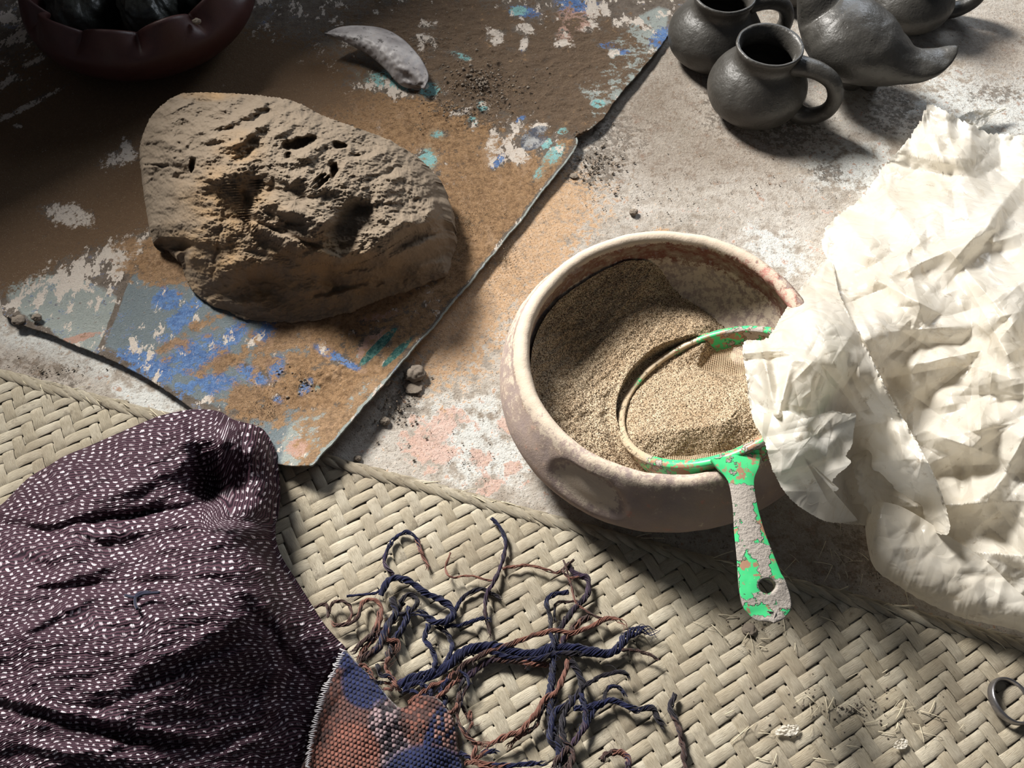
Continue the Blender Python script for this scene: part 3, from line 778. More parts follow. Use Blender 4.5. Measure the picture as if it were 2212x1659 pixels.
def build_bowl():
    prof = [(.0, .012), (.06, .012), (.10, .018), (.132, .040), (.143, .065), (.1425, .085), (.138, .098), (.1385, .105), (.143, .109), (.149, .108), (.154, .102), (.161, .090), (.170, .072), (.1735, .050), (.163, .026), (.125, .009), (.08, .0), (0, .0)]
    A = catmull(prof, 150); nt = 300
    th = np.linspace(0, 2 * np.pi, nt, endpoint=False)
    r = A[:, 0][:, None] * np.ones(nt); z = A[:, 1][:, None] * np.ones(nt); T = np.ones(len(A))[:, None] * th
    k = smooth(.07, .14, r)
    r = r + k * (.0022 * fbm(np.cos(T) * 2.5 + z * 20, np.sin(T) * 2.5, 3, 2))
    z = z + smooth(.07, .105, z) * (.0022 * fbm(np.cos(T) * 2, np.sin(T) * 2, 3, 9) + .0008 * fbm(np.cos(T) * 12, np.sin(T) * 12, 3, 19))
    X, Y = r * np.cos(T), r * np.sin(T)
    outer = (np.arange(len(A)) > 72)[:, None]
    P = tiltz(np.stack([X, Y, z], -1)) + BC
    P[..., 2] -= P[..., 2].min() - .001
    px, py = proj(P)
    # thumb-flattened oval on the outside
    m_ = blob(px, py, 1270, 1058, 96, 38, 33, .3) * outer
    inn = blob(px, py, 1264, 1060, 80, 30, 33, .4) * outer
    nrm = np.stack([np.cos(T), np.sin(T), 0 * T + .3], -1)
    rim_ = np.exp(-((blob(px, py, 1270, 1058, 100, 42, 33, .3) - .5) / .3) ** 2) * outer
    P -= nrm * (.0062 * m_ - .0018 * rim_)[..., None]
    top = smooth(.097, .107, z)
    dust = top * (.55 + .6 * smooth(-.2, .6, np.cos(T - 2.3))) + inn * 1.1 + .5 * (~outer) * (z < .07)
    dust = np.maximum(dust, .62 * blobs(px, py, [(1330, 990, 160, 34, 22, .7), (1140, 700, 40, 170, 12, .7)]) * outer)
    red = (~outer) * smooth(.05, .07, z) * (.55 + .35 * np.cos(T - 1.2))
    pinkrim = outer * 0 + blobs(px, py, [(1640, 580, 100, 14, 35, .6), (1700, 640, 30, 20, 40, .6)]) * (z > .095) * .8
    o = mesh_obj('bowl', P, gridF(*r.shape, True, flip=True), M['bowl'], cols={'L1': np.stack([dust, red, pinkrim], -1)}, loc=BC)
    tag(o, 'wide round unglazed clay bowl with thick rim, holding sand and the strainer', 'bowl')
build_bowl()

RC = np.array([.200, .400, .09]); RR = .0985
RN = np.array([-.471, .381, .796]); RN /= np.linalg.norm(RN)
RU = np.cross(RN, [0, 1, 0]); RU /= np.linalg.norm(RU); RV = np.cross(RN, RU)
def ring_local(P):
    d = P - RC
    return d @ RU, d @ RV, d @ RN

def build_sand():
    nr, nt = 330, 520
    r = np.linspace(0, .1405, nr)[:, None]; t = np.linspace(0, 2 * np.pi, nt, endpoint=False)[None]
    X = BC[0] - .004 + r * np.cos(t); Y = BC[1] + r * np.sin(t)
    f = rbf([(1165, 780, .066), (1190, 660, .074), (1270, 580, .084), (1400, 555, .086), (1240, 740, .044), (1260, 660, .050), (1340, 650, .052), (1450, 600, .048), (1470, 650, .046), (1560, 640, .030), (1540, 590, .030), (1660, 690, .026), (1700, 740, .03), (1300, 800, .040), (1400, 760, .048), (1260, 880, .046), (1200, 890, .058),
             (1310, 900, .048), (1330, 960, .050), (1400, 1010, .046), (1500, 1025, .048), (1450, 720, .050), (1520, 700, .054), (1420, 820, .058), (1500, 860, .088), (1420, 900, .074), (1580, 880, .094), (1480, 940, .096), (1600, 950, .108), (1580, 790, .050), (1650, 830, .085), (1560, 830, .074), (1720, 820, .09), (1620, 775, .046), (1540, 975, .104)])
    px, py = proj(np.stack([X, Y, 0 * X + .06], -1))
    Z = f(px, py)
    rim = smooth(.125, .1405, r)
    Z = Z * (1 - .0 * rim)
    # inside the strainer the heap stays just under the hoop
    u, v, w = ring_local(np.stack([X, Y, Z], -1)); rho = np.hypot(u, v)
    lim = Z - w / RN[2]
    ins = 1 - smooth(RR * .86, RR * .97, rho)
    Z = np.where(rho < RR * 1.0, np.minimum(Z, lim - .004 - .0 * rho), Z)
    Z = Z - .028 * gauss(px, py, 1590, 762, 110, 26, -8)
    groove = np.exp(-((rho - RR * 1.09) / .006) ** 2) * (v * 0 + 1) * smooth(.0, .03, -(Y - .42) + .02)
    Z = Z - .006 * groove
    Z += .0011 * fbm(X * 50, Y * 50, 4, 3) + .0010 * fbm(X * 330, Y * 330, 2, 5) + .0030 * fbm((X + Y) * 22, (Y - X) * 60, 3, 13)
    Z = np.clip(Z, .03, .125)
    P = np.stack([X, Y, Z + 0 * X], -1)
    root = empty('bowl_sand', (BC[0], BC[1], .03), 'heap of coarse tan sand filling the wide clay bowl', 'sand')
    root['kind'] = 'stuff'
    o = mesh_obj('sand_heap', P, gridF(nr, nt, True), M['sand'], root); o['kind'] = 'stuff'
    # loose grains
    rng = np.random.default_rng(3); n = 20000
    rr = np.sqrt(rng.uniform(0, 1, n)) * .134; tt = rng.uniform(0, 2 * np.pi, n)
    ii = np.clip((rr / .1405 * (nr - 1)).astype(int), 0, nr - 1); jj = (tt / (2 * np.pi) * nt).astype(int) % nt
    c = P[ii, jj] + rng.normal(0, .0003, (n, 3))
    s = rng.uniform(.0004, .0010, n)[:, None, None]
    base = np.array([[1, 0, 0], [-.4, .9, 0], [-.5, -.85, .1], [0, 0, 1.1]])
    ang = rng.uniform(0, 6.28, n); ca, sa = np.cos(ang), np.sin(ang)
    B = np.stack([base[None, :, 0] * ca[:, None] - base[None, :, 1] * sa[:, None], base[None, :, 0] * sa[:, None] + base[None, :, 1] * ca[:, None], np.broadcast_to(base[None, :, 2], (n, 4))], -1)
    V = (c[:, None] + B * s).reshape(-1, 3)
    F = (np.array([[0, 1, 3], [1, 2, 3], [2, 0, 3]])[None] + 4 * np.arange(n)[:, None, None]).reshape(-1, 3)
    o = mesh_obj('loose_grains', V, F, M['sand'], root, smooth_=False); o['kind'] = 'stuff'
build_sand()

def build_strainer():
    root = empty('strainer', RC, 'green plastic strainer caked with dried mud, resting in the sand bowl', 'strainer')
    n = 200
    t = np.linspace(0, 2 * np.pi, n, endpoint=False)
    # hoop: a low band with an outward lip
    prof = [(-.0052, .0), (-.0045, .0022), (0, .003), (.003, .0018), (.0042, -.001), (.0022, -.0035), (.0014, -.0220), (-.0003, -.0230), (-.0022, -.0220), (-.0028, -.003)]
    c = RU[None] * np.cos(t)[:, None] + RV[None] * np.sin(t)[:, None]
    V = np.stack([RC + c * (RR + a) + RN * b for a, b in prof], 1)
    px, py = proj(V)
    dst = blobs(px, py, [(1335, 870, 40, 110, 10, .6), (1360, 960, 50, 40, 40, .6), (1420, 790, 50, 40, -40, .7), (1480, 745, 30, 10, -20, .8)])
    mud = .30 + .45 * blobs(px, py, [(1345, 920, 40, 60, 0, .6), (1400, 990, 40, 16, 20, .6), (1620, 720, 60, 12, 0, .6)]) - .35 * blobs(px, py, [(1500, 1010, 70, 30, 0, .8), (1520, 740, 70, 30, -20, .8)])
    br = .35 + .3 * blobs(px, py, [(1600, 725, 60, 14, 0, .7), (1640, 990, 30, 40, 0, .6), (1430, 1010, 60, 10, 10, .7)])
    o = mesh_obj('hoop', V, np.vstack([gridF(n, len(prof), True)[:, ::1], np.stack([(n - 1) * len(prof) + np.arange(len(prof)), (n - 1) * len(prof) + (np.arange(len(prof)) + 1) % len(prof), (np.arange(len(prof)) + 1) % len(prof), np.arange(len(prof))], -1)]), M['green'], root,
                 cols={'L1': np.stack([mud, br, dst], -1)})
    # net of fine threads hanging in the hoop
    parts = []
    R0 = RR - .002; st = .0021
    k = -R0
    while k < R0:
        L = math.sqrt(max(R0 * R0 - k * k, 0))
        if L > .006:
            s = np.linspace(-L, L, 26)
            for fam in (0, 1):
                u, v = (s, np.full(26, k)) if fam == 0 else (np.full(26, k), s)
                rho2 = (u * u + v * v) / (R0 * R0)
                dep = -.019 - .014 * (1 - rho2) + .0016 * np.sin(u * 160) * np.cos(v * 130)
                P = RC + u[:, None] * RU + v[:, None] * RV + dep[:, None] * RN
                parts.append(tube(P, .00028, 3, caps=False))
        k += st
    V, F = merge(parts)
    mesh_obj('net', V, F, M['net'], root)['label'] = 'tan woven net'
    # handle: forked at the hoop, widening to a rounded end with a hole
    K = [(1590, 985, .134, 58), (1596, 1010, .1335, 46), (1601, 1040, .132, 29), (1609, 1090, .130, 27), (1619, 1150, .127, 33), (1632, 1205, .124, 40), (1645, 1260, .120, 48), (1655, 1292, .117, 51), (1661, 1312, .115, 48), (1665, 1328, .114, 39), (1668, 1338, .1138, 26), (1669, 1343, .1136, 12), (1669, 1344, .1135, 2)]
    K = catmull(K, 130)
    C = unp(K[:, 0], K[:, 1], K[:, 2])
    T = np.gradient(C, axis=0); T /= np.linalg.norm(T, axis=1)[:, None]
    S = np.cross(T, [0, 0, 1]); S /= np.linalg.norm(S, axis=1)[:, None]; N = np.cross(S, T)
    sc = (CAM_H - K[:, 2]) / FPX * 1.06
    # top surface grid with a hole cut by warping around it
    nu = 41
    uu = np.linspace(-1, 1, nu)
    top = C[:, None] + S[:, None] * (uu[None, :, None] * (K[:, 3] * sc)[:, None, None]) + N[:, None] * ((.0022 * (1 - uu ** 2))[None, :, None])
    hp = unp(1657, 1266, .1195)
    a_, b_ = .0082, .0062
    loc = top - hp
    # coordinates in handle frame
    ti = 92
    lu = loc @ S[ti]; lv = loc @ T[ti]
    rr = np.sqrt((lu / a_) ** 2 + (lv / b_) ** 2)
    # push points outward so none lies inside the hole
    w = np.where(rr < 2.2, 1 + 1.2 * (rr / 2.2), rr) / np.maximum(rr, 1e-3)
    top = top + S[ti] * (lu * (w - 1))[..., None] + T[ti] * (lv * (w - 1))[..., None]
    F = gridF(len(K), nu)
    cen = (loc.reshape(-1, 3)[F]).mean(1); ru = cen @ S[ti]; rv = cen @ T[ti]
    keep = np.sqrt((ru / a_) ** 2 + (rv / b_) ** 2) > .42
    bad = np.intersect1d(np.unique(F[~keep]), np.unique(F[keep]))
    F = F[keep]
    tf = top.reshape(-1, 3); q = tf[bad] - hp; q1 = q @ S[ti]; q2 = q @ T[ti]; rq = np.sqrt((q1 / a_) ** 2 + (q2 / b_) ** 2)
    tf[bad] += S[ti] * (q1 * (1 / rq - 1))[:, None] + T[ti] * (q2 * (1 / rq - 1))[:, None]
    top = tf.reshape(top.shape)
    px, py = proj(top)
    mud = .52 + .3 * blobs(px, py, [(1600, 1110, 26, 90, -10, .6), (1640, 1180, 30, 40, 0, .6), (1690, 1290, 20, 50, 0, .6), (1650, 1330, 60, 12, 0, .6)]) - .5 * blobs(px, py, [(1600, 1015, 60, 30, 0, .6), (1660, 1140, 16, 46, -20, .6), (1685, 1215, 22, 26, 0, .5), (1617, 1240, 18, 50, 0, .6), (1650, 1320, 40, 14, 0, .6), (1585, 1160, 10, 30, 0, .5)])
    br = .15 + .5 * blobs(px, py, [(1627, 985, 14, 26, 10, .6), (1655, 1140, 8, 12, 0, .6), (1610, 1225, 10, 16, 0, .6)])
    o = mesh_obj('handle', top, F, M['green'], root, cols={'L1': np.stack([mud, br, 0 * mud], -1)})
    s = o.modifiers.new('thickness', 'SOLIDIFY'); s.thickness = .0085; s.offset = -1 if False else 1
    return o
hd = build_strainer()
# orient the solidify downwards whatever the winding
me = hd.data
me.update()
if sum(p.normal.z for p in me.polygons) > 0: hd.modifiers[0].offset = -1

# ------------------------------------------------------------------ jugs and the bird vessel
def lathe(prof, n=96, nt=96, wob=0.0, seed=0):
    A = catmull(prof, n); th = np.linspace(0, 2 * np.pi, nt, endpoint=False)
    r = A[:, 0][:, None] * np.ones(nt); z = A[:, 1][:, None] * np.ones(nt); T = np.ones(n)[:, None] * th
    if wob: r = r * (1 + wob * fbm(np.cos(T) * 1.6 + z * 22, np.sin(T) * 1.6 + seed, 3, seed))
    return np.stack([r * np.cos(T), r * np.sin(T), z], -1), gridF(n, nt, True, flip=True)

JUG = [(0, .006), (.035, .008), (.056, .025), (.060, .042), (.050, .062), (.037, .074), (.0345, .086), (.0385, .096), (.0415, .0985), (.0440, .0975), (.0430, .093), (.0395, .084), (.0410, .076), (.054, .064), (.066, .046), (.0665, .032), (.060, .016), (.042, .003), (.02, 0), (0, 0)]
def jug(name, label, loc, s, hang, cat='jug', group='grey clay jugs drying on the floor', seed=1, squash=1.0, hz=1.0):
    root = empty(name, loc, label, cat, group)
    V, F = lathe([(r * s, z * s * squash) for r, z in JUG], wob=.02, seed=seed)
    mesh_obj('jug_body', V.reshape(-1, 3) + np.array(loc), F, M['jug'], root)
    K = catmull([(.036, .079), (.052, .081), (.072, .080), (.092, .071), (.1025, .052), (.100, .032), (.086, .018), (.070, .0135), (.055, .018)], 44) * s * np.array([hz, squash])
    d = np.array([math.cos(hang), math.sin(hang)])
    P = np.stack([K[:, 0] * d[0], K[:, 0] * d[1], K[:, 1]], -1) + np.array(loc)
    t = np.linspace(0, 1, 44)
    w = .0122 * s * (1 + .35 * (np.abs(t - .5) * 2) ** 3); hh = .0102 * s * (1 + .3 * (np.abs(t - .5) * 2) ** 3)
    V, F = tube(P, np.stack([w, hh], -1), 16, up=(-d[1], d[0], .001))
    V, F = tube(P, np.stack([hh, w], -1), 16, up=(-d[1], d[0], .001))
    mesh_obj('jug_handle', V, F, M['jug'], root)
    return root
jug('small_jug', 'small round dark grey clay jug with looped handle, standing nearest the plastic sheet', unp(1619, 236), 1.0, math.radians(-24), seed=3, squash=1.09)
jug('small_jug', 'shiny dark grey clay jug behind the nearest jug, beside the board edge', unp(1532, 122), 1.0, math.radians(8), seed=5, squash=1.05, hz=1.0)
jug('small_jug', 'dark grey clay jug mostly cut off, between two jugs and the bird vessel', unp(1706, -12), .82, math.radians(100), seed=8)
jug('small_jug', 'dark grey clay jug with wide handle behind the tail of the bird vessel', unp(1942, 40), .98, math.radians(2), seed=11, squash=.95, hz=1.05)

def build_bird():
    g = unp(1850, 175)
    root = empty('bird_vessel', (g[0], g[1], 0), 'dark grey clay bird shaped vessel with pointed upturned tail', 'vessel')
    K = [(1752, -120, .150, 20, 20), (1752, -70, .135, 22, 22), (1757, -15, .116, 30, 30), (1775, 25, .095, 50, 46), (1805, 58, .084, 74, 58), (1842, 86, .079, 86, 62), (1885, 108, .074, 80, 56), (1925, 128, .068, 60, 42), (1962, 140, .066, 44, 28), (2000, 137, .070, 37, 16), (2032, 124, .076, 26, 9), (2055, 111, .082, 14, 6), (2066, 104, .085, 5, 4)]
    K = catmull(K, 110)
    C = unp(K[:, 0], K[:, 1], K[:, 2]); sc = np.linalg.norm(C - np.array([0, 0, CAM_H]), axis=1) / FPX
    V, F = tube(C, np.stack([K[:, 3] * sc, K[:, 4] * sc], -1), 64)
    a = np.arctan2(V[:, 1] - g[1], V[:, 0] - g[0])
    nse = .0026 * fbm(V[:, 0] * 30, V[:, 1] * 30 + V[:, 2] * 30, 3, 4)
    V[:, 2] += nse
    mesh_obj('bird_body', V, F, M['jug'], root)
    for (px_, py_, r0, dz) in ((1838, 186, .016, .036), (1876, 188, .014, .036), (1800, 150, .014, .03)):
        b = unp(px_, py_)
        A = catmull([(r0 * .9, 0), (r0, .004), (r0 * 1.0, .018), (r0 * 1.4, dz)], 16); th = np.linspace(0, 2 * np.pi, 24, endpoint=False)
        V = np.stack([A[:, 0][:, None] * np.cos(th), A[:, 0][:, None] * np.sin(th) + .004, A[:, 1][:, None] * np.ones(24)], -1) + b
        V = np.vstack([V.reshape(-1, 3), b[None]]); j = np.arange(24)
        mesh_obj('foot', V, [gridF(16, 24, True), np.stack([np.full(24, 16 * 24), (j + 1) % 24, j], -1)], M['jug'], root)
build_bird()

# scrap of blue cloth behind the bird vessel
def build_rag():
    out = [(1760, -60), (1850, -70), (1860, -20), (1838, 6), (1800, 9), (1765, 0)]
    px, py, r = radial(out, (1810, -30), 24, 80, 1, 3, 3)
    h = .012 + .012 * fbm(px / 16, py / 16, 3, 3) * (1 - r[:, None]) + .006 * (1 - r[:, None])
    o = mesh_obj('blue_rag', unp(px, py, np.maximum(h, .003)), gridF(24, 80, True), M['blue'])
    o.modifiers.new('thickness', 'SOLIDIFY').thickness = .002
    tag(o, 'blue cloth scrap between the jugs behind the bird vessel', 'cloth')
build_rag()

# ------------------------------------------------------------------ dark red bowl with wet clay
def build_red_bowl():
    c = unp(284, -62, .104); c[2] = 0
    root = empty('scalloped_bowl', (c[0], c[1], .006), 'dark red bowl with scalloped rim standing in shade on the board', 'bowl')
    prof = [(0, .012), (.07, .014), (.120, .035), (.150, .070), (.158, .100), (.1615, .112), (.166, .115), (.170, .112), (.176, .095), (.181, .072), (.172, .045), (.140, .018), (.09, .004), (.05, 0), (0, 0)]
    A = catmull([(a * .90, b * .90) for a, b in prof], 120); nt = 360
    T = np.ones(120)[:, None] * np.linspace(0, 2 * np.pi, nt, endpoint=False); r = A[:, 0][:, None] + 0 * T; z = A[:, 1][:, None] + 0 * T
    k = smooth(.072, .103, z)
    w = np.abs(np.sin(T * 5.5 + .9)) ** .8
    r = r - k * (.003 + .019 * (1 - w)); z = z + k * (.022 * w - .013)
    V = np.stack([r * np.cos(T), r * np.sin(T), z], -1)
    mesh_obj('bowl_wall', V + np.array([c[0], c[1], .006]), gridF(120, nt, True, flip=True), M['redbowl'], root)
    # lumps of wet clay inside, each its own thing
    def lump(px_, py_, z0, rx, ry, rz, rot, label, seed):
        p = unp(px_, py_, z0)
        th = np.linspace(0, 2 * np.pi, 110, endpoint=False)[None]; ph = np.linspace(-np.pi / 2, np.pi / 2, 70)[:, None]
        f = lambda v, e: np.sign(v) * np.abs(v) ** e
        x = f(np.cos(ph), .7) * f(np.cos(th), .7); y = f(np.cos(ph), .7) * f(np.sin(th), .7); zz = f(np.sin(ph), .7) + 0 * th
        n = 1 + .16 * fbm(x * 2 + zz, y * 2 + seed, 4, seed) + .05 * fbm(x * 8 + zz * 3, y * 8, 3, seed)
        P = np.stack([x * rx * n, y * ry * n, zz * rz * n], -1); c_, s_ = math.cos(rot), math.sin(rot)
        P = np.stack([P[..., 0] * c_ - P[..., 1] * s_, P[..., 0] * s_ + P[..., 1] * c_, P[..., 2]], -1) + p
        o = mesh_obj('wet_clay_lump', P, gridF(70, 110, True), M['wetclay'], loc=p)
        tag(o, label, 'clay', 'wet clay lumps in the scalloped bowl')
    lump(325, 0, .060, .042, .075, .040, .25, 'glistening wet black clay lump in the middle of the scalloped bowl', 3)
    lump(185, -5, .055, .045, .080, .040, .1, 'smooth wet black clay slab against the near wall of the scalloped bowl', 9)
    lump(425, -40, .058, .030, .065, .036, -.1, 'wet dark clay lump under the rim crumb of the scalloped bowl', 14)
build_red_bowl()

# ------------------------------------------------------------------ grey curved shard
def build_shard():
    up = catmull([(700, 72), (735, 58), (780, 55), (830, 62), (870, 84), (903, 118), (922, 150), (925, 172), (914, 190)], 90)
    lo_ = catmull([(700, 72), (722, 82), (745, 90), (770, 104), (800, 122), (830, 148), (855, 176), (878, 190), (905, 192)], 90)
    u = np.linspace(0, 1, 90)[:, None]; v = np.linspace(0, 1, 30)[None]
    px = up[:, :1] * (1 - v) + lo_[:, :1] * v; py = up[:, 1:] * (1 - v) + lo_[:, 1:] * v
    w = np.sin(np.pi * np.clip(u * .9 + .04, 0, 1))
    h = .024 + .022 * np.sin(np.pi * (v * .75 + .1)) * w - .004 * u + .012 * (1 - u) ** 2 - .018 * v * u + .0015 * fbm(px / 12, py / 12, 3, 3)
    h = h - .004 * gauss(px, py, 880, 168, 20, 8, 30)
    o = mesh_obj('gourd_shard', unp(px, py, np.maximum(h, .008)), gridF(90, 30), M['horn'])
    s = o.modifiers.new('thickness', 'SOLIDIFY'); s.thickness = .0035; s.offset = -1
    tag(o, 'curved grey crescent shard used as a scraper, beside the clay lump on the board', 'scraper')
build_shard()

# ------------------------------------------------------------------ crumpled plastic sheet
def folds(px, py, n, seed, box_, size, amp):
    rng = np.random.default_rng(seed); h = np.zeros_like(px)
    for i in range(n):
        cx = rng.uniform(box_[0], box_[2]); cy = rng.uniform(box_[1], box_[3]); a = rng.uniform(0, np.pi)
        s = size * rng.uniform(.4, 1.5); L = s * rng.uniform(1, 2.4)
        c_, s_ = math.cos(a), math.sin(a)
        u = (px - cx) * c_ + (py - cy) * s_; v = -(px - cx) * s_ + (py - cy) * c_
        k = np.exp(-(u / L) ** 2 - (v / s) ** 2)
        h += rng.uniform(-1, 1) * amp * (s / size) * k * (1 - np.minimum(np.abs(v) / s, 1.5) * 1.6)
    return h

def build_plastic():
    g = unp(2000, 800)
    root = empty('plastic_sheet', (g[0], g[1], 0), 'crumpled milky white plastic sheet, torn and stained, spilling over the clay bowl', 'plastic sheet')
    body = [(2008, 226), (1988, 262), (1962, 300), (1930, 335), (1903, 368), (1862, 425), (1822, 455), (1788, 488), (1776, 530), (1784, 570), (1745, 612), (1700, 672), (1720, 760), (1780, 850), (1830, 960), (1862, 1080), (1905, 1135), (2000, 1210), (2120, 1275),
            (2260, 1350), (2420, 1330), (2500, 1000), (2500, 560), (2380, 310), (2212, 292), (2130, 284), (2060, 250)]
    nr, nt = 360, 900
    px, py, r = radial(body, (2130, 760), nr, nt, .85, 13, 5)
    f = rbf([(2008, 226, .03), (1960, 300, .012), (1900, 370, .012), (1820, 455, .022), (1776, 530, .045), (1745, 612, .085), (1700, 672, .118), (1760, 800, .10), (1830, 960, .06), (1862, 1080, .035), (1905, 1135, .02), (2120, 1275, .02), (2260, 1350, .02), (2420, 1330, .02), (2500, 1000, .05),
             (2500, 560, .06), (2380, 310, .02), (2212, 292, .015), (2130, 284, .02), (2000, 420, .055), (1900, 560, .085), (2060, 560, .095), (1860, 700, .115), (2000, 720, .105), (2200, 650, .12), (2180, 420, .07), (2130, 850, .115), (1990, 900, .07), (1960, 1000, .055), (2080, 1050, .075), (2200, 950, .12), (2150, 1150, .065), (2250, 1150, .09)])
    h = f(px, py)
    h += folds(px, py, 70, 4, (1750, 230, 2450, 1320), 80, .020) + folds(px, py, 360, 5, (1750, 220, 2400, 1330), 36, .0075) + folds(px, py, 700, 15, (1750, 220, 2400, 1330), 16, .0024)
    for (cx, cy, rx, ry, an, dp) in [(2050, 540, 110, 18, -25, .018), (1960, 640, 90, 14, 28, .014), (2110, 610, 120, 16, 50, .014), (2060, 770, 90, 16, -12, .014), (2150, 720, 120, 18, 60, .012), (2130, 480, 120, 16, -50, .014), (1950, 470, 100, 14, 55, .012), (2020, 330, 90, 16, 60, .010),
                                     (2180, 1000, 120, 20, -60, .016), (2080, 960, 80, 14, 20, .010), (1880, 760, 110, 12, 62, .012)]:
        a = math.radians(an); v = -(px - cx) * math.sin(a) + (py - cy) * math.cos(a)
        h += dp * gauss(px, py, cx, cy, rx, ry * 2.2, an) * (1 - np.minimum(np.abs(v) / (ry * 2.2), 1))
    h += smooth(.93, 1, r[:, None]) * (.004 + .009 * fbm(px / 42, py / 42, 2, 51))
    h = np.maximum(h, .010)
    mesh_obj('sheet_body', unp(px, py, h), gridF(nr, nt, True), M['plastic'], root)
    # the corner that folds forward over the bowl rim
    cor = [(1792, 560), (1815, 640), (1862, 730), (1920, 850), (1978, 950), (2028, 1050), (2050, 1150), (1990, 1140), (1925, 1135), (1868, 1135), (1775, 1120), (1705, 1060), (1655, 965), (1622, 885), (1612, 815), (1606, 740), (1655, 732), (1690, 680), (1738, 612)]
    px, py, r = radial(cor, (1800, 900), 260, 620, .85, 6, 8)
    f = rbf([(1792, 560, .060), (1815, 640, .118), (1862, 730, .132), (1920, 850, .128), (1978, 950, .115), (2028, 1050, .10), (2050, 1150, .085), (1990, 1140, .04), (1925, 1135, .03), (1868, 1135, .03), (1775, 1120, .07), (1705, 1060, .105), (1655, 965, .124), (1622, 885, .140), (1612, 815, .142), (1606, 740, .138),
             (1655, 732, .136), (1690, 680, .128), (1738, 612, .095), (1700, 760, .170), (1760, 720, .172), (1800, 790, .168), (1690, 850, .166), (1760, 860, .160), (1710, 920, .160), (1855, 880, .098), (1855, 960, .050), (1890, 1050, .036), (1800, 1050, .06), (1940, 1060, .050), (1935, 930, .110), (1975, 1000, .112), (1780, 960, .100)])
    h = f(px, py) + folds(px, py, 26, 24, (1620, 600, 2050, 1140), 60, .011) + folds(px, py, 120, 25, (1600, 560, 2050, 1140), 28, .0055) + folds(px, py, 260, 27, (1600, 560, 2050, 1140), 13, .0018)
    for (cx, cy, rx, ry, an, dp) in [(1655, 800, 10, 90, -12, .012), (1690, 860, 8, 60, 14, .008), (1640, 760, 50, 5, -5, .007), (1650, 775, 50, 5, -5, -.006), (1700, 900, 60, 8, 10, .008), (1830, 830, 90, 12, 60, .006)]:
        h += dp * gauss(px, py, cx, cy, rx, ry, an)
    h += smooth(.95, 1, r[:, None]) * .006 * fbm(px / 16, py / 16, 3, 53)
    mesh_obj('folded_corner', unp(px, py, h), gridF(260, 620, True), M['plastic'], root)
    # torn flap hanging in front
    fl = [(1624, 884), (1650, 893), (1700, 888), (1740, 903), (1775, 894), (1800, 888), (1830, 894), (1849, 894), (1844, 930), (1840, 962), (1828, 984), (1838, 1000), (1806, 1028), (1796, 1046), (1812, 1056), (1786, 1070), (1790, 1086), (1806, 1100), (1852, 1122), (1818, 1128), (1778, 1124), (1712, 1082), (1672, 1022), (1650, 950), (1630, 915)]
    px, py, r = radial(fl, (1735, 985), 110, 520, .9, 4, 9)
    f = rbf([(1624, 884, .158), (1740, 903, .178), (1849, 894, .160), (1838, 1000, .135), (1800, 1050, .118), (1806, 1100, .09), (1852, 1122, .06), (1778, 1124, .095), (1712, 1082, .128), (1672, 1022, .152), (1650, 950, .162), (1735, 985, .168), (1750, 930, .176), (1700, 1000, .160), (1780, 1000, .150)])
    h = f(px, py) + folds(px, py, 60, 34, (1620, 880, 1850, 1130), 34, .003)
    mesh_obj('torn_flap', unp(px, py, h), gridF(110, 520, True), M['plastic'], root)
    # rolled lower edge
    t = np.linspace(0, 1, 260)
    topc = catmull([(1868, 1128), (1890, 1088), (1935, 1090), (1990, 1118), (2060, 1165), (2130, 1212), (2212, 1288), (2330, 1370)], 260)
    botc = catmull([(1868, 1128), (1874, 1180), (1890, 1228), (1935, 1262), (1990, 1296), (2080, 1335), (2212, 1368), (2330, 1440)], 260)
    v = np.linspace(0, 1, 80)[None]
    botc = botc + np.stack([0 * t, 3 * fbm(t * 40, 0 * t, 3, 4)], -1)
    px = topc[:, :1] * (1 - v) + botc[:, :1] * v; py = topc[:, 1:] * (1 - v) + botc[:, 1:] * v
    h = .010 + .050 * np.sqrt(np.clip(1 - (v * 1.15 - .18) ** 2, 0, 1)) * smooth(0, .12, t)[:, None] + folds(px, py, 40, 44, (1870, 1090, 2300, 1400), 40, .003) + folds(px, py, 120, 45, (1870, 1090, 2300, 1400), 16, .0012) + .02 * (1 - smooth(0, .1, t))[:, None]
    mesh_obj('rolled_edge', unp(px, py, np.maximum(h, .009)), gridF(260, 80), M['plastic'], root)
    # small loose shred at the far corner
    out = [(2066, 262), (2100, 240), (2140, 236), (2180, 232), (2150, 248), (2128, 268), (2100, 284)]
    px, py, r = radial(out, (2112, 258), 16, 90, 1, 3, 5)
    mesh_obj('torn_shred', unp(px, py, .016 + .006 * fbm(px / 14, py / 14, 3, 5)), gridF(16, 90, True), M['plastic'], root)
build_plastic()

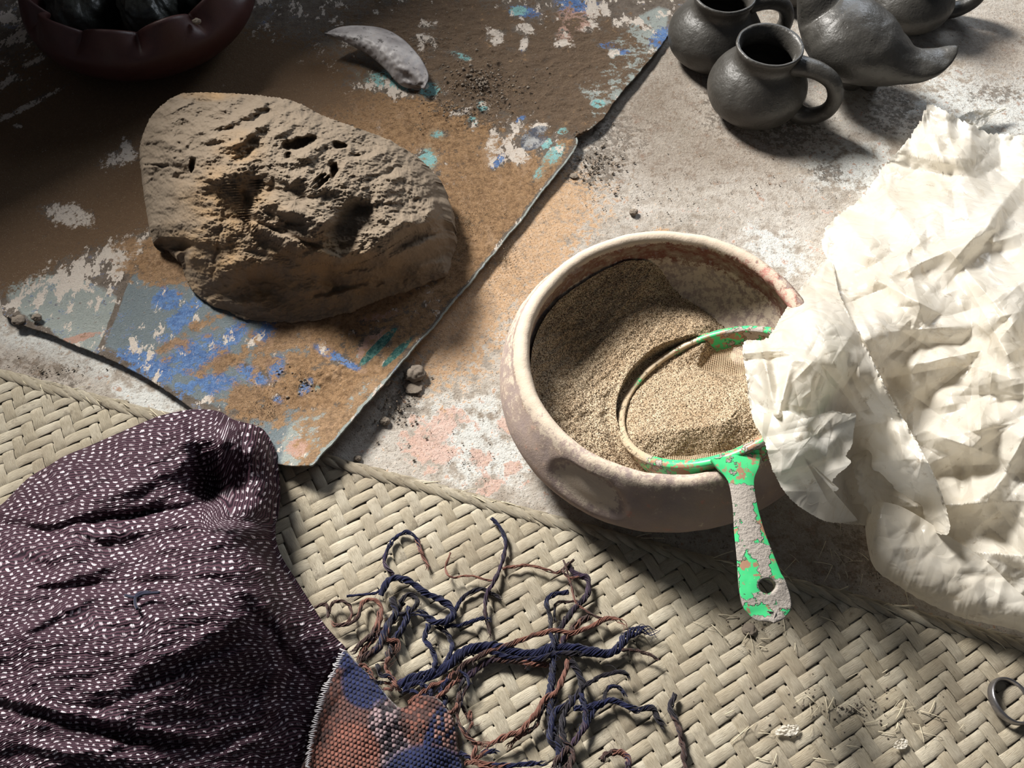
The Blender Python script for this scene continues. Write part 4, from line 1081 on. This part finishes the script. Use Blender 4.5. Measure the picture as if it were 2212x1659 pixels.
# ------------------------------------------------------------------ shawl
def build_shawl():
    g = unp(300, 1350)
    root = empty('shawl', (g[0], g[1], 0), 'maroon shawl with white flecks and tangled fringe, heaped on the palm mat', 'shawl')
    out = [(-60, 1125), (0, 1092), (35, 1058), (65, 1030), (110, 1003), (140, 985), (200, 960), (280, 925), (340, 900), (390, 888), (430, 884), (470, 888), (500, 905), (545, 918), (570, 935), (590, 975), (597, 1020), (600, 1065), (597, 1110), (588, 1140),
           (592, 1175), (605, 1210), (630, 1250), (655, 1290), (690, 1345), (718, 1378), (742, 1408), (722, 1450), (700, 1495), (684, 1550), (672, 1610), (664, 1680), (560, 1800), (200, 1900), (-200, 1850), (-260, 1500), (-160, 1200)]
    nr, nt = 430, 900
    px, py, r = radial(out, (240, 1400), nr, nt, .8)
    f = rbf([(-60, 1125, .045), (65, 1030, .045), (200, 960, .05), (340, 900, .055), (430, 884, .060), (545, 918, .055), (597, 1020, .040), (597, 1110, .028), (605, 1210, .024), (655, 1290, .022), (718, 1378, .018), (742, 1408, .012), (700, 1495, .016), (672, 1610, .02), (664, 1680, .02),
             (560, 1800, .05), (200, 1900, .1), (-200, 1850, .1), (-260, 1500, .1), (-160, 1200, .08), (300, 1330, .135), (100, 1480, .14), (280, 1560, .13), (540, 1500, .075), (350, 980, .090), (250, 1050, .100), (150, 1130, .100), (520, 960, .085), (560, 1050, .062),
             (430, 950, .085), (430, 1030, .055), (455, 1062, .034), (500, 1060, .045), (470, 1098, .085), (540, 1105, .080), (400, 1090, .088), (330, 1120, .088), (500, 1180, .115), (580, 1230, .075), (620, 1330, .07), (640, 1420, .06), (400, 1240, .125), (60, 1280, .125), (200, 1200, .105), (620, 1560, .05)])
    h = f(px, py)
    fold = [(250, 1118, 200, 11, -8, -.016), (110, 1150, 160, 12, 12, -.014), (300, 1145, 200, 16, -10, .010), (440, 1000, 16, 90, -14, -.016), (395, 975, 18, 80, -12, .009), (480, 980, 12, 80, 8, .009), (515, 1000, 10, 90, 8, -.008), (545, 1000, 12, 80, 10, .006),
            (200, 1230, 220, 14, -14, .010), (260, 1262, 220, 12, -2, -.009), (60, 1215, 120, 14, 20, -.008), (300, 1300, 60, 10, -30, -.007), (120, 1330, 200, 16, -24, .008), (430, 1380, 240, 18, -28, .006), (400, 1440, 260, 16, -26, -.006), (560, 1300, 100, 14, 52, .007), (600, 1390, 110, 14, 50, -.009),
            (150, 1560, 260, 14, 14, -.010), (100, 1530, 260, 14, 12, .009), (330, 1600, 200, 12, 6, -.007), (500, 1600, 120, 12, -20, -.007), (180, 1070, 150, 9, -22, -.007), (150, 1000, 60, 8, -30, -.005), (300, 1000, 120, 9, -30, -.006), (150, 1050, 14, 60, 10, -.006), (590, 1240, 10, 70, -20, -.008),
            (470, 1140, 130, 13, 6, .010), (450, 1130, 150, 6, 0, -.003), (540, 1160, 10, 60, -22, -.004), (130, 1620, 200, 16, 10, .008), (620, 1480, 16, 90, 16, -.007), (580, 1500, 18, 100, 20, .005)]
    for (cx, cy, rx, ry, an, dp) in fold:
        wx = px + 12 * fbm(px / 90, py / 90, 2, 3); wy = py + 12 * fbm(px / 90, py / 90, 2, 4)
        h += .72 * dp * gauss(wx, wy, cx, cy, rx, ry, an)
    h += .0055 * fbm(px / 150 - py / 500, py / 60 + px / 260, 3, 9) + .0022 * fbm(px / 45, py / 22, 3, 10)
    h += .0012 * np.sin((px * .5 + py) / 7.0 + 3 * fbm(px / 60, py / 60, 2, 6)) * gauss(px, py, 430, 1000, 150, 120)
    rr = r[:, None]
    h = h * (1 - .45 * smooth(.955, 1, rr) ** 2)
    h = np.maximum(h, .008)
    P = unp(px, py, h)
    # thread coordinates: rows follow the cloth, which turns around the hollow
    X, Y = P[..., 0], P[..., 1]
    hx, hy = 455., 1075.
    ang = np.arctan2(py - hy, px - hx); dist = np.hypot(px - hx, py - hy)
    jx = 9 * fbm(px / 46, py / 46, 3, 22)
    base_v = (py + .20 * px + 34 * fbm(px / 230, py / 170, 2, 12) + 160 * (h - .1) + jx)
    base_u = (px - .20 * py + 14 * fbm(px / 200, py / 160, 2, 14))
    right = smooth(440, 520, px + .1 * (py - 1000)) * smooth(1160, 1110, py)
    v = (base_v * (1 - right) + (px * .92 + .18 * py + 474 + jx) * right) / 10.2
    u = (base_u * (1 - right) + (py - .2 * px - 480) * right) / 18.5
    V = [P.reshape(-1, 3)]; U = [np.stack([u, v], -1).reshape(-1, 2)]; F = [gridF(nr, nt, True)]
    last = P[-1]; cen = P[0] * np.array([1, 1, 0]); d = cen - last; d[:, 2] = 0; d /= np.linalg.norm(d, axis=1)[:, None]
    n = nr * nt
    rows = [np.stack([last[:, 0] + d[:, 0] * o_, last[:, 1] + d[:, 1] * o_, last[:, 2] * hh + .007 * (1 - hh)], -1) for o_, hh in ((-.003, .75), (-.002, .4), (.004, .0))]
    for k in range(3): V.append(rows[k]); U.append(U[0][-nt:] + np.array([0, (k + 1) * .3]))
    idx = [np.arange(nt) + (nr - 1) * nt] + [n + k * nt + np.arange(nt) for k in range(3)]
    for k in range(3):
        a_, b_ = idx[k], idx[k + 1]; F.append(np.stack([a_, np.roll(a_, -1), np.roll(b_, -1), b_], -1))
    mesh_obj('shawl_cloth', np.vstack(V), [np.vstack(F)], M['shawl'], root, uv=np.vstack(U))
    # loose dark threads at the small hole
    parts = []
    for pts in ([(318, 1278), (296, 1284), (292, 1302), (297, 1316)], [(325, 1279), (305, 1281), (290, 1290), (270, 1286)], [(296, 1290), (312, 1283), (345, 1280)]):
        c = catmull(pts, 20); hh = rbf([(60, 1280, .125), (300, 1330, .135), (400, 1240, .125), (200, 1200, .105)])(c[:, 0], c[:, 1])
        parts.append(tube(unp(c[:, 0], c[:, 1], hh + .010), .0013, 6))
    Vv, Ff = merge(parts)
    mesh_obj('dark_stitch', Vv, Ff, M['yarn'], root, cols={'col': np.tile([.012, .014, .035], (len(Vv), 1))})
    # coarse woven border in orange, navy and brown
    out = [(742, 1406), (772, 1432), (808, 1466), (848, 1516), (872, 1528), (905, 1503), (945, 1506), (968, 1530), (985, 1562), (992, 1610), (1000, 1700), (900, 1760), (655, 1720), (668, 1610), (684, 1545), (702, 1490), (722, 1448)]
    nr2, nt2 = 330, 620
    px, py, r = radial(out, (820, 1590), nr2, nt2, .9, 3, 4)
    f = rbf([(742, 1406, .014), (808, 1466, .018), (872, 1528, .014), (905, 1503, .022), (968, 1530, .020), (992, 1610, .016), (1000, 1700, .02), (655, 1720, .034), (668, 1610, .034), (684, 1545, .030), (702, 1490, .026), (760, 1500, .030), (760, 1620, .046), (820, 1560, .040), (850, 1545, .030), (915, 1560, .034), (880, 1600, .024), (940, 1620, .034), (840, 1650, .042)])
    h = f(px, py)
    # bead-like thread crossings
    q = 9.2
    uu = (px * .94 + py * .34) / q; vv = (py * .94 - px * .34) / q * .92
    row = np.floor(vv); us = uu + .5 * (row % 2)
    bu = us - np.floor(us) - .5; bv = vv - row - .5
    bead = np.clip(1 - (bu / .46) ** 2 - (bv / .5) ** 2, 0, 1) ** .5
    nav = np.array([.008, .015, .068]); org = np.array([.22, .085, .06]); brn = np.array([.11, .05, .042]); lav = np.array([.30, .21, .22]); blk = np.array([.02, .013, .02])
    def m3(m): return m[..., None]
    cell = (np.sin(np.floor(us) * 12.9898 + row * 78.233) * 43758.5453) % 1
    col = np.ones(px.shape + (3,)) * brn
    mo = blob(px, py, 745, 1625, 78, 66, 0, .12); col = col * (1 - m3(mo)) + org * m3(mo)
    mn = np.maximum(blob(px, py, 790, 1478, 56, 52, 40, .1), blob(px, py, 745, 1420, 22, 26, 0, .2)) * (px > 722 + (py - 1400) * .16); col = col * (1 - m3(mn)) + nav * m3(mn)
    mm = blob(px, py, 840, 1590, 44, 76, -10, .15) * (1 - mo); mixc = np.where(m3(cell > .45), lav, blk); col = col * (1 - m3(mm)) + mixc * m3(mm)
    mr = np.maximum(blob(px, py, 905, 1555, 42, 52, 0, .15), 0); mixc = np.where(m3(cell > .5), org * .75, brn * .7); col = col * (1 - m3(mr)) + mixc * m3(mr)
    mp = blob(px, py, 960, 1570, 32, 46, 0, .2); mixc = np.where(m3(cell > .4), org + .06, nav); col = col * (1 - m3(mp)) + mixc * m3(mp)
    mn = np.maximum(blob(px, py, 920, 1665, 90, 56, 0, .15), blob(px, py, 925, 1600, 10, 40, 15, .2)); col = col * (1 - m3(mn)) + nav * m3(mn)
    ml = blob(px, py, 700, 1540, 34, 90, 12, .3); mixc = np.where(m3(cell > .5), org * .55, brn * .6); col = col * (1 - m3(ml)) + mixc * m3(ml)
    col = col * (.35 + .75 * m3(bead)) * (.8 + .4 * m3(cell))
    h += .0014 * bead + .002 * fbm(px / 30, py / 30, 3, 2)
    h = np.maximum(h, .009) * (1 - .35 * smooth(.95, 1, r[:, None]) ** 2)
    o = mesh_obj('woven_border', unp(px, py, h), gridF(nr2, nt2, True), M['knit'], root, cols={'col': col})
    o['label'] = 'coarse orange and navy woven end panel'
    # white stitches along the seam
    rng = random.Random(2)
    seam = catmull([(742, 1405), (722, 1448), (700, 1495), (684, 1548), (670, 1610), (662, 1675)], 60); parts = []
    for k in range(0, 60):
        x, y = seam[k]; a = rng.uniform(-.9, .5); L = rng.uniform(4, 9)
        c = np.array([[x - L * math.cos(a), y - L * math.sin(a)], [x, y], [x + L * math.cos(a), y + L * math.sin(a) * .7]]); c = catmull(c, 6)
        parts.append(tube(unp(c[:, 0], c[:, 1], .040 - .012 * (k < 12) + .003 * np.sin(np.linspace(0, 3.1, 6))), .00055, 4))
    Vv, Ff = merge(parts); o = mesh_obj('seam_stitches', Vv, Ff, M['yarn'], root, cols={'col': np.tile([.62, .60, .62], (len(Vv), 1))}); o['kind'] = 'stuff'
    # fringe
    nav = (.006, .009, .042); org = (.185, .080, .056); brn = (.06, .032, .026); blk = (.012, .010, .016); pur = (.04, .022, .045)
    Y = [
        ([(505, 410), (460, 350), (480, 260), (540, 190), (590, 180), (640, 220), (660, 290), (690, 350), (712, 395)], 8, [pur, nav, nav, org], 4),
        ([(1045, 100), (1100, 160), (1125, 240), (1105, 340), (1070, 430), (1030, 500), (1010, 600), (1030, 700), (1050, 790)], 9, [nav, pur, pur, brn], 8),
        ([(1110, 380), (1200, 360), (1300, 370), (1400, 400), (1460, 365), (1500, 320)], 6, [org, org, brn], 5),
        ([(820, 290), (795, 380), (830, 425), (930, 415), (1040, 440), (1090, 390)], 4, [org, org], 4),
        ([(440, 520), (480, 445), (560, 430), (640, 480), (740, 540), (810, 570), (835, 630), (790, 670), (720, 660), (650, 620), (600, 640)], 15, [nav, nav, nav], 12),
        ([(800, 660), (850, 600), (870, 560), (920, 510), (990, 490), (1060, 520), (1110, 550)], 8, [nav, blk, blk], 8),
        ([(250, 530), (340, 520), (420, 510), (470, 460)], 5, [nav, nav], 5),
        ([(75, 590), (140, 575), (150, 640), (170, 570), (240, 560), (280, 610), (250, 680), (190, 690), (160, 650)], 7, [brn, brn, org], 8),
        ([(190, 690), (290, 670), (340, 570), (400, 545), (440, 590), (430, 700), (400, 800)], 8, [brn, org, org], 7),
        ([(500, 540), (520, 620), (470, 700), (430, 800), (330, 880), (300, 900)], 14, [blk, nav, brn], 12),
        ([(560, 560), (500, 660), (420, 740), (340, 830), (310, 890)], 12, [blk, brn, org], 10),
        ([(600, 590), (560, 700), (500, 790), (480, 870), (430, 920)], 14, [nav, blk, brn], 8),
        ([(440, 600), (400, 720), (320, 800), (270, 850)], 10, [org, brn, brn], 7),
        ([(540, 560), (600, 520), (640, 560), (590, 620), (520, 640), (470, 760), (530, 780), (520, 850)], 9, [blk, blk, org], 9),
        ([(700, 680), (680, 760), (720, 830), (740, 900), (720, 950), (690, 990)], 11, [nav, nav, nav], 9),
        ([(740, 690), (810, 740), (830, 820), (790, 900), (740, 950)], 9, [blk, nav, nav], 9),
        ([(790, 700), (900, 680), (1000, 650), (1060, 660)], 8, [nav, nav], 9),
        ([(530, 1020), (600, 985), (690, 960), (770, 930), (830, 890), (900, 830), (1000, 800), (1100, 810), (1200, 840), (1300, 840), (1420, 805), (1560, 825), (1680, 845), (1750, 800), (1800, 740), (1880, 712), (1980, 745)], 17, [nav, nav, nav], 14),
        ([(560, 1040), (640, 1000), (740, 970), (800, 920), (860, 860), (950, 830), (1060, 840), (1180, 870), (1300, 870), (1420, 840), (1560, 850), (1690, 850)], 11, [nav, nav, blk], 9),
        ([(850, 960), (900, 900), (960, 870), (1060, 820), (1160, 790), (1260, 750), (1380, 720), (1500, 730), (1600, 690), (1700, 650), (1770, 680), (1790, 740)], 10, [brn, org, org], 12),
        ([(870, 1000), (930, 960), (1020, 890), (1120, 880), (1220, 890), (1330, 900), (1400, 880)], 12, [pur, brn, org], 9),
        ([(1460, 350), (1500, 400), (1570, 430), (1580, 500), (1540, 560), (1490, 610), (1440, 680), (1400, 760), (1390, 850), (1380, 950), (1380, 1060), (1390, 1160)], 12, [pur, blk, nav], 14),
        ([(1440, 330), (1480, 450), (1510, 560), (1620, 640), (1710, 655)], 5, [brn, org, brn], 6),
        ([(1500, 330), (1440, 380), (1480, 430), (1560, 410)], 5, [brn, org], 8),
        ([(1470, 505), (1390, 520), (1350, 560), (1370, 640), (1370, 720), (1390, 800), (1400, 900)], 9, [nav, blk, nav], 10),
        ([(1530, 560), (1420, 560), (1390, 610), (1400, 680)], 5, [brn, blk], 5),
        ([(1580, 640), (1520, 680), (1450, 760), (1420, 840)], 12, [brn, org, pur], 8),
        ([(1760, 820), (1850, 830), (1920, 850), (1970, 890)], 6, [brn, brn], 6),
        ([(1480, 880), (1530, 960), (1540, 1040), (1480, 1110), (1400, 1160), (1370, 1260), (1380, 1340), (1450, 1400), (1400, 1500)], 13, [blk, nav, blk], 13),
        ([(1470, 880), (1440, 980), (1400, 1050), (1330, 1110), (1280, 1190), (1200, 1270), (1100, 1310), (1020, 1350), (990, 1400)], 11, [org, org, org], 10),
        ([(1390, 1080), (1330, 1140), (1290, 1240), (1200, 1300), (1120, 1370)], 8, [blk, brn, org], 8),
        ([(1380, 950), (1370, 1060), (1370, 1200), (1400, 1300), (1420, 1400), (1400, 1500)], 14, [nav, blk, nav], 12),
        ([(1540, 1060), (1565, 1200), (1530, 1290), (1470, 1360), (1400, 1440), (1380, 1500)], 12, [nav, pur, brn], 10),
        ([(1490, 1080), (1440, 1200), (1440, 1300), (1490, 1400), (1460, 1500)], 12, [blk, blk, brn], 10),
        ([(1540, 1030), (1620, 980), (1700, 950), (1780, 950), (1815, 1000)], 8, [blk, blk], 10),
        ([(1560, 1250), (1620, 1140), (1700, 1100), (1790, 1130), (1850, 1150), (1930, 1140), (1960, 1200), (2010, 1265)], 11, [nav, nav, blk], 11),
        ([(1660, 1120), (1690, 1030), (1750, 1030), (1790, 1090)], 7, [blk, nav], 8),
        ([(1500, 1150), (1600, 1130), (1680, 1110)], 12, [nav, nav], 8),
        ([(1650, 1430), (1680, 1395), (1750, 1385), (1800, 1420), (1790, 1500)], 12, [brn, org, pur], 8),
        ([(870, 930), (920, 1000), (880, 1100), (860, 1200), (900, 1290), (980, 1340)], 7, [nav, brn, org], 7),
        ([(900, 900), (900, 980), (860, 1060), (900, 1160), (940, 1230)], 6, [blk, blk, brn], 8),
        ([(430, 1000), (490, 1010), (500, 1040), (440, 1035)], 7, [org, org], 4),
        ([(590, 1120), (640, 1080), (720, 1020), (800, 990), (850, 930)], 8, [org, org], 5),
        ([(690, 1140), (740, 1090), (790, 1050), (830, 1010), (880, 980)], 8, [org, org], 5),
        ([(750, 1165), (830, 1165), (860, 1120), (880, 1040)], 8, [org, brn], 5),
        ([(560, 1050), (620, 1050), (660, 1070), (700, 1060), (740, 1000)], 8, [nav, nav], 5),
        ([(780, 1160), (790, 1090), (770, 1050), (820, 960)], 9, [nav, nav], 5),
        ([(700, 1090), (720, 1060), (690, 1030), (640, 1000)], 8, [nav, nav], 5),
        ([(320, 900), (370, 930), (400, 990), (460, 1010)], 8, [org, blk], 6),
        ([(420, 900), (440, 960), (500, 980), (540, 1060)], 9, [blk, nav, org], 8),
        ([(480, 860), (470, 930), (520, 1000), (560, 1080)], 7, [org, blk], 6),
        ([(850, 1230), (900, 1270), (940, 1330), (1010, 1340)], 8, [blk, org], 7),
        ([(870, 1390), (960, 1415), (1020, 1380), (1100, 1385)], 9, [nav, org, nav], 6),
        ([(900, 1440), (1000, 1445), (1100, 1462), (1250, 1450), (1370, 1440)], 9, [org, nav, nav], 7),
        ([(960, 1350), (950, 1420), (1000, 1470), (1080, 1490)], 8, [org, org], 6),
        ([(920, 1200), (930, 1160), (940, 1230), (915, 1270)], 5, [org, org], 4),
    ]
    lvl = {}
    sc = 870 / 2212
    wool = np.random.default_rng(12)
    def strand(pts, wpx, cols, nth, z0, parent, lab=None, loc=None, name='fringe_yarn'):
        c = np.array(pts, float) * sc + np.array([650, 1080])
        n = max(16, int(len(pts) * 9))
        c = catmull(c, n); c = c + np.stack([fbm(np.arange(n) / 7., np.full(n, z0 * 900), 2, 3), fbm(np.arange(n) / 7., np.full(n, z0 * 700), 2, 4)], -1) * 2.5
        s = np.linspace(0, 1, n)
        z = .0085 + z0 + .004 * fbm(s * 5, s * 0 + z0 * 1000, 2, 6) + .002
        wpx = wpx * 2.9; nth = int(nth * 1.8)
        R = wpx * sc * .5 * .00046 * (.85 + .3 * np.sin(s * 40 + z0 * 999) * .4) * 1.05
        P = unp(c[:, 0], c[:, 1], np.maximum(z, .0075 + R))
        T = np.gradient(P, axis=0); T /= np.linalg.norm(T, axis=1)[:, None]; S = np.cross(T, [0, 0, 1.]); S /= np.linalg.norm(S, axis=1)[:, None]; N = np.cross(S, T)
        parts = []; cc = []
        L = np.concatenate([[0], np.cumsum(np.linalg.norm(np.diff(P, axis=0), axis=1))])
        for k in range(nth):
            ph = 2 * np.pi * k / nth + wool.uniform(0, .8); rad = R * (wool.uniform(.35, 1.0))
            fray = 1 + .9 * smooth(.86, 1, s) * wool.uniform(0, 1.5) + .35 * fbm(s * 9, s * 0 + k * 3.1, 2, 7)
            a = ph + L * 260 + 1.5 * fbm(s * 4, s * 0 + k, 2, 5)
            Q = P + S * (np.cos(a) * rad * fray)[:, None] + N * (np.sin(a) * rad)[:, None]
            Q[:, 2] = np.maximum(Q[:, 2], .0062)
            end = 1 - .5 * smooth(.93, 1, s)
            ne = int(n * wool.uniform(.86, 1.0)); Q = Q[:ne]; end = 1 - .6 * smooth(ne / n - .06, ne / n, s[:ne])
            V_, F_ = tube(Q, max(.00042, wpx * sc * .00046 * .5 / math.sqrt(nth) * .80) * end, 5, caps=False)
            parts.append((V_, F_))
            # yarn colour changes along its length as dyed
            ci = np.clip(s[:ne] * len(cols) + wool.normal(0, .35), 0, len(cols) - 1e-6).astype(int)
            col = np.array(cols)[ci] * wool.uniform(.7, 1.35)
            cc.append(np.repeat(col, 5, axis=0))
        # stray hairs
        for k in range(int(nth * .9)):
            i = wool.integers(0, n - 2); a = wool.uniform(0, 6.28); Lh = wool.uniform(.004, .011); t = np.linspace(0, 1, 5)
            Q = P[i] + np.stack([np.cos(a + t * wool.uniform(-1.5, 1.5)) * Lh * t, np.sin(a + t) * Lh * t, .001 + 0 * t], -1)
            Q[:, 2] = np.maximum(Q[:, 2], .0062)
            parts.append(tube(Q, .00014, 3, caps=False)); cc.append(np.tile(np.array(cols[min(int(i / n * len(cols)), len(cols) - 1)]) * .9, (15, 1)))
        V_, F_ = merge(parts)
        return mesh_obj(name, V_, F_, M['yarn'], parent, cols={'col': np.vstack(cc)}, loc=loc)
    for i, (pts, w, cols, nth) in enumerate(Y):
        strand(pts, w, cols, nth, .0012 * (i % 5) + .0001 * i, root)
    p0 = unp(1465, 1580)
    o = strand([(2055, 1065), (2030, 1130), (2060, 1220), (2090, 1300), (2100, 1380), (2112, 1500)], 12, [blk, brn, brn], 7, .001, None, loc=(p0[0], p0[1], 0), name='yarn_scrap')
    tag(o, 'short dark brown yarn strand lying apart from the fringe on the mat', 'yarn')
build_shawl()

# ------------------------------------------------------------------ metal ring
def build_ring():
    c = unp(2183, 1514, .010); n = np.array([.30, .10, 1.]); n /= np.linalg.norm(n)
    u = np.cross([0, 1, 0], n); u /= np.linalg.norm(u); v = np.cross(n, u)
    root = empty('metal_ring', (c[0], c[1], .005), 'tarnished steel ring with a short stub, lying alone on the palm mat', 'metal ring')
    t = np.linspace(0, 2 * np.pi, 120, endpoint=False); R = .0205
    P = []
    for a in np.linspace(0, 2 * np.pi, 14, endpoint=False):
        P.append(c + (u[None] * np.cos(t)[:, None] * 1.0 + v[None] * np.sin(t)[:, None] * .96) * (R + .0016 * np.cos(a)) + n * .0042 * np.sin(a))
    V = np.stack(P, 1); F = gridF(120, 14, True)
    F = np.vstack([F, np.stack([119 * 14 + np.arange(14), 119 * 14 + (np.arange(14) + 1) % 14, (np.arange(14) + 1) % 14, np.arange(14)], -1)])
    mesh_obj('ring_band', V, F, M['metal'], root)
    P = np.array([c + u * .010 - v * .0185, c + u * .018 - v * .021, c + u * .028 - v * .024, c + u * .040 - v * .028]); P[:, 2] = [.009, .009, .010, .010]
    V, F = tube(catmull(P, 14), .0038, 12, .6); mesh_obj('stub', V, F, M['metal'], root)
build_ring()

# ------------------------------------------------------------------ crumbs
def crumb(px_, py_, rpx, label, z0=.0, seed=0, flat=.6, mat='crumb', cat='crumb', group=None, name='clay_crumb'):
    p = unp(px_, py_, z0); s = (CAM_H - z0) / FPX * 1.15 * rpx
    th = np.linspace(0, 2 * np.pi, 30, endpoint=False)[None]; ph = np.linspace(-np.pi / 2, np.pi / 2, 20)[:, None]
    x, y, z = np.cos(ph) * np.cos(th), np.cos(ph) * np.sin(th), np.sin(ph) + 0 * th
    n = 1 + .45 * fbm(x * 1.5 + seed * 3.3, y * 1.5 + z * 1.3, 4, seed + 2, .7)
    P = np.stack([x * n, y * n * .85, z * n * flat], -1) * s + p; P[..., 2] += s * flat * .75
    o = mesh_obj(name, P, gridF(20, 30, True), M[mat], loc=p)
    tag(o, label, cat, group)
    return o
crumb(897, 812, 24, 'largest grey clay crumb, just off the board edge on the concrete', 0, 3)
crumb(893, 838, 20, 'thin flat clay flake touching the largest crumb', 0, 8, .18)
crumb(1368, 461, 11, 'small dark clay crumb alone on the concrete above the clay bowl', 0, 5)
crumb(833, 828, 10, 'little brown clay crumb on the board edge beside the largest crumb', .008, 6)
crumb(832, 912, 11, 'crumbly clay bit on the concrete halfway along the board shadow', 0, 9)
crumb(1240, 381, 11, 'pale grey clay flake beside the board edge near the notch', 0, 4, .25)
crumb(773, 992, 8, 'tiny clay crumb between the board corner and the mat edge', 0, 14)
crumb(1618, 1361, 13, 'dark clay crumb on the mat left of the strainer handle tip', .005, 17, .35)
crumb(81, 688, 11, 'round clay pellet on the board at its far pointed corner', .010, 21)
crumb(42, 694, 15, 'flat clay pat on the board corner above the mat', .008, 23, .45)
crumb(426, 50, 13, 'pinkish clay crumb stuck on the rim of the scalloped bowl', .098, 25, .6)

def scatter():
    rng = np.random.default_rng(9)
    root = empty('soil_crumbs', (0, .5, 0), 'fine soil and clay crumbs scattered over floor, board and mat', 'soil'); root['kind'] = 'stuff'
    base = np.array([[1, 0, 0], [-.5, .9, 0], [-.5, -.85, 0], [0, 0, 1], [.1, .1, -.6]])
    fc = np.array([[0, 1, 3], [1, 2, 3], [2, 0, 3], [1, 0, 4], [2, 1, 4], [0, 2, 4]])
    def cloud(name, spec, mat):
        V = []; F = []; k = 0
        for (cx, cy, rx, ry, n, smin, smax, z) in spec:
            a = rng.uniform(0, 2 * np.pi, n); r = np.abs(rng.normal(0, .55, n))
            px = cx + rx * r * np.cos(a); py = cy + ry * r * np.sin(a)
            P = unp(px, py, z); s = smin + (smax - smin) * rng.uniform(0, 1, n) ** 3
            b = base[None] * s[:, None, None] * rng.uniform(.6, 1.4, (n, 5, 3))
            V.append((P[:, None] + b + np.array([0, 0, 1.0]) * s[:, None, None] * .3).reshape(-1, 3))
            F.append((fc[None] + (5 * np.arange(n))[:, None, None]).reshape(-1, 3) + k); k += 5 * n
        mesh_obj(name, np.vstack(V), np.vstack(F), M[mat], root, smooth_=False)['kind'] = 'stuff'
    cloud('soil_bits', [(1290, 360, 80, 70, 260, .0006, .0032, 0), (1400, 420, 260, 130, 160, .0004, .0016, 0), (1700, 400, 500, 200, 200, .0004, .0014, 0), (860, 880, 60, 90, 120, .0005, .0026, 0), (1040, 180, 130, 70, 420, .0008, .0035, .010),
                       (700, 825, 120, 40, 200, .0006, .0028, .009), (980, 230, 120, 60, 220, .0006, .0024, .009), (90, 800, 130, 30, 60, .0006, .0022, 0), (1000, 1000, 200, 120, 120, .0004, .0012, 0), (1850, 1530, 240, 90, 240, .0004, .0017, .0055), (1650, 1340, 100, 60, 120, .0004, .0015, .0055),
                       (1900, 1240, 180, 50, 140, .0005, .0018, .005), (930, 90, 150, 60, 160, .0006, .002, .010), (1500, 1170, 200, 20, 60, .0004, .0014, .006)], 'crumb')
    cloud('dust_grains', [(1090, 560, 160, 200, 2600, .0003, .0008, .001), (700, 870, 180, 60, 2600, .0003, .0009, .0085), (1010, 480, 160, 200, 2000, .0003, .0008, .008), (900, 270, 250, 60, 1200, .0003, .0008, .0085), (600, 900, 140, 70, 900, .0003, .0008, .0085)], 'sand')
    # bits of straw on the mat
    rnd = random.Random(5); parts = []
    for k in range(70):
        cx, cy = rnd.choice(((1850, 1530, ), (1700, 1600), (1900, 1250), (1660, 1360), (1700, 1210), (2000, 1560)))
        p = unp(rnd.gauss(cx, 70), rnd.gauss(cy, 35), .0068); a = rnd.uniform(0, 3.14); L = rnd.uniform(.003, .012); t = np.linspace(-1, 1, 4)
        P = p + np.stack([math.cos(a) * L * t, math.sin(a) * L * t, .0015 * (1 - t * t)], -1)
        parts.append(tube(P, rnd.uniform(.0002, .0005), 4))
    V, F = merge(parts); mesh_obj('straw_bits', V, F, M['straw'], root)['kind'] = 'stuff'
scatter()
for (px_, py_, lab, sd) in ((1700, 1578, 'pale torn plastic scrap lying on the mat near the loose yarn strand', 3), (1945, 1608, 'white paper like flake on the mat below the steel ring', 7)):
    out = [(px_ - 26, py_ + 6), (px_ - 12, py_ - 9), (px_ + 8, py_ - 14), (px_ + 26, py_ - 10), (px_ + 22, py_ + 6), (px_ + 4, py_ + 12)]
    if sd == 7: out = [(px_ + (a - px_) * .6, py_ + (b - py_) * .9) for a, b in out]
    px, py, r = radial(out, (px_, py_), 14, 60, 1, 3, sd)
    P = unp(px, py, .009 + .004 * np.abs(fbm(px / 9, py / 9, 3, sd)) )
    o = mesh_obj('plastic_scrap', P, gridF(14, 60, True), M['plastic'], loc=unp(px_, py_, 0.006)); tag(o, lab, 'scrap')
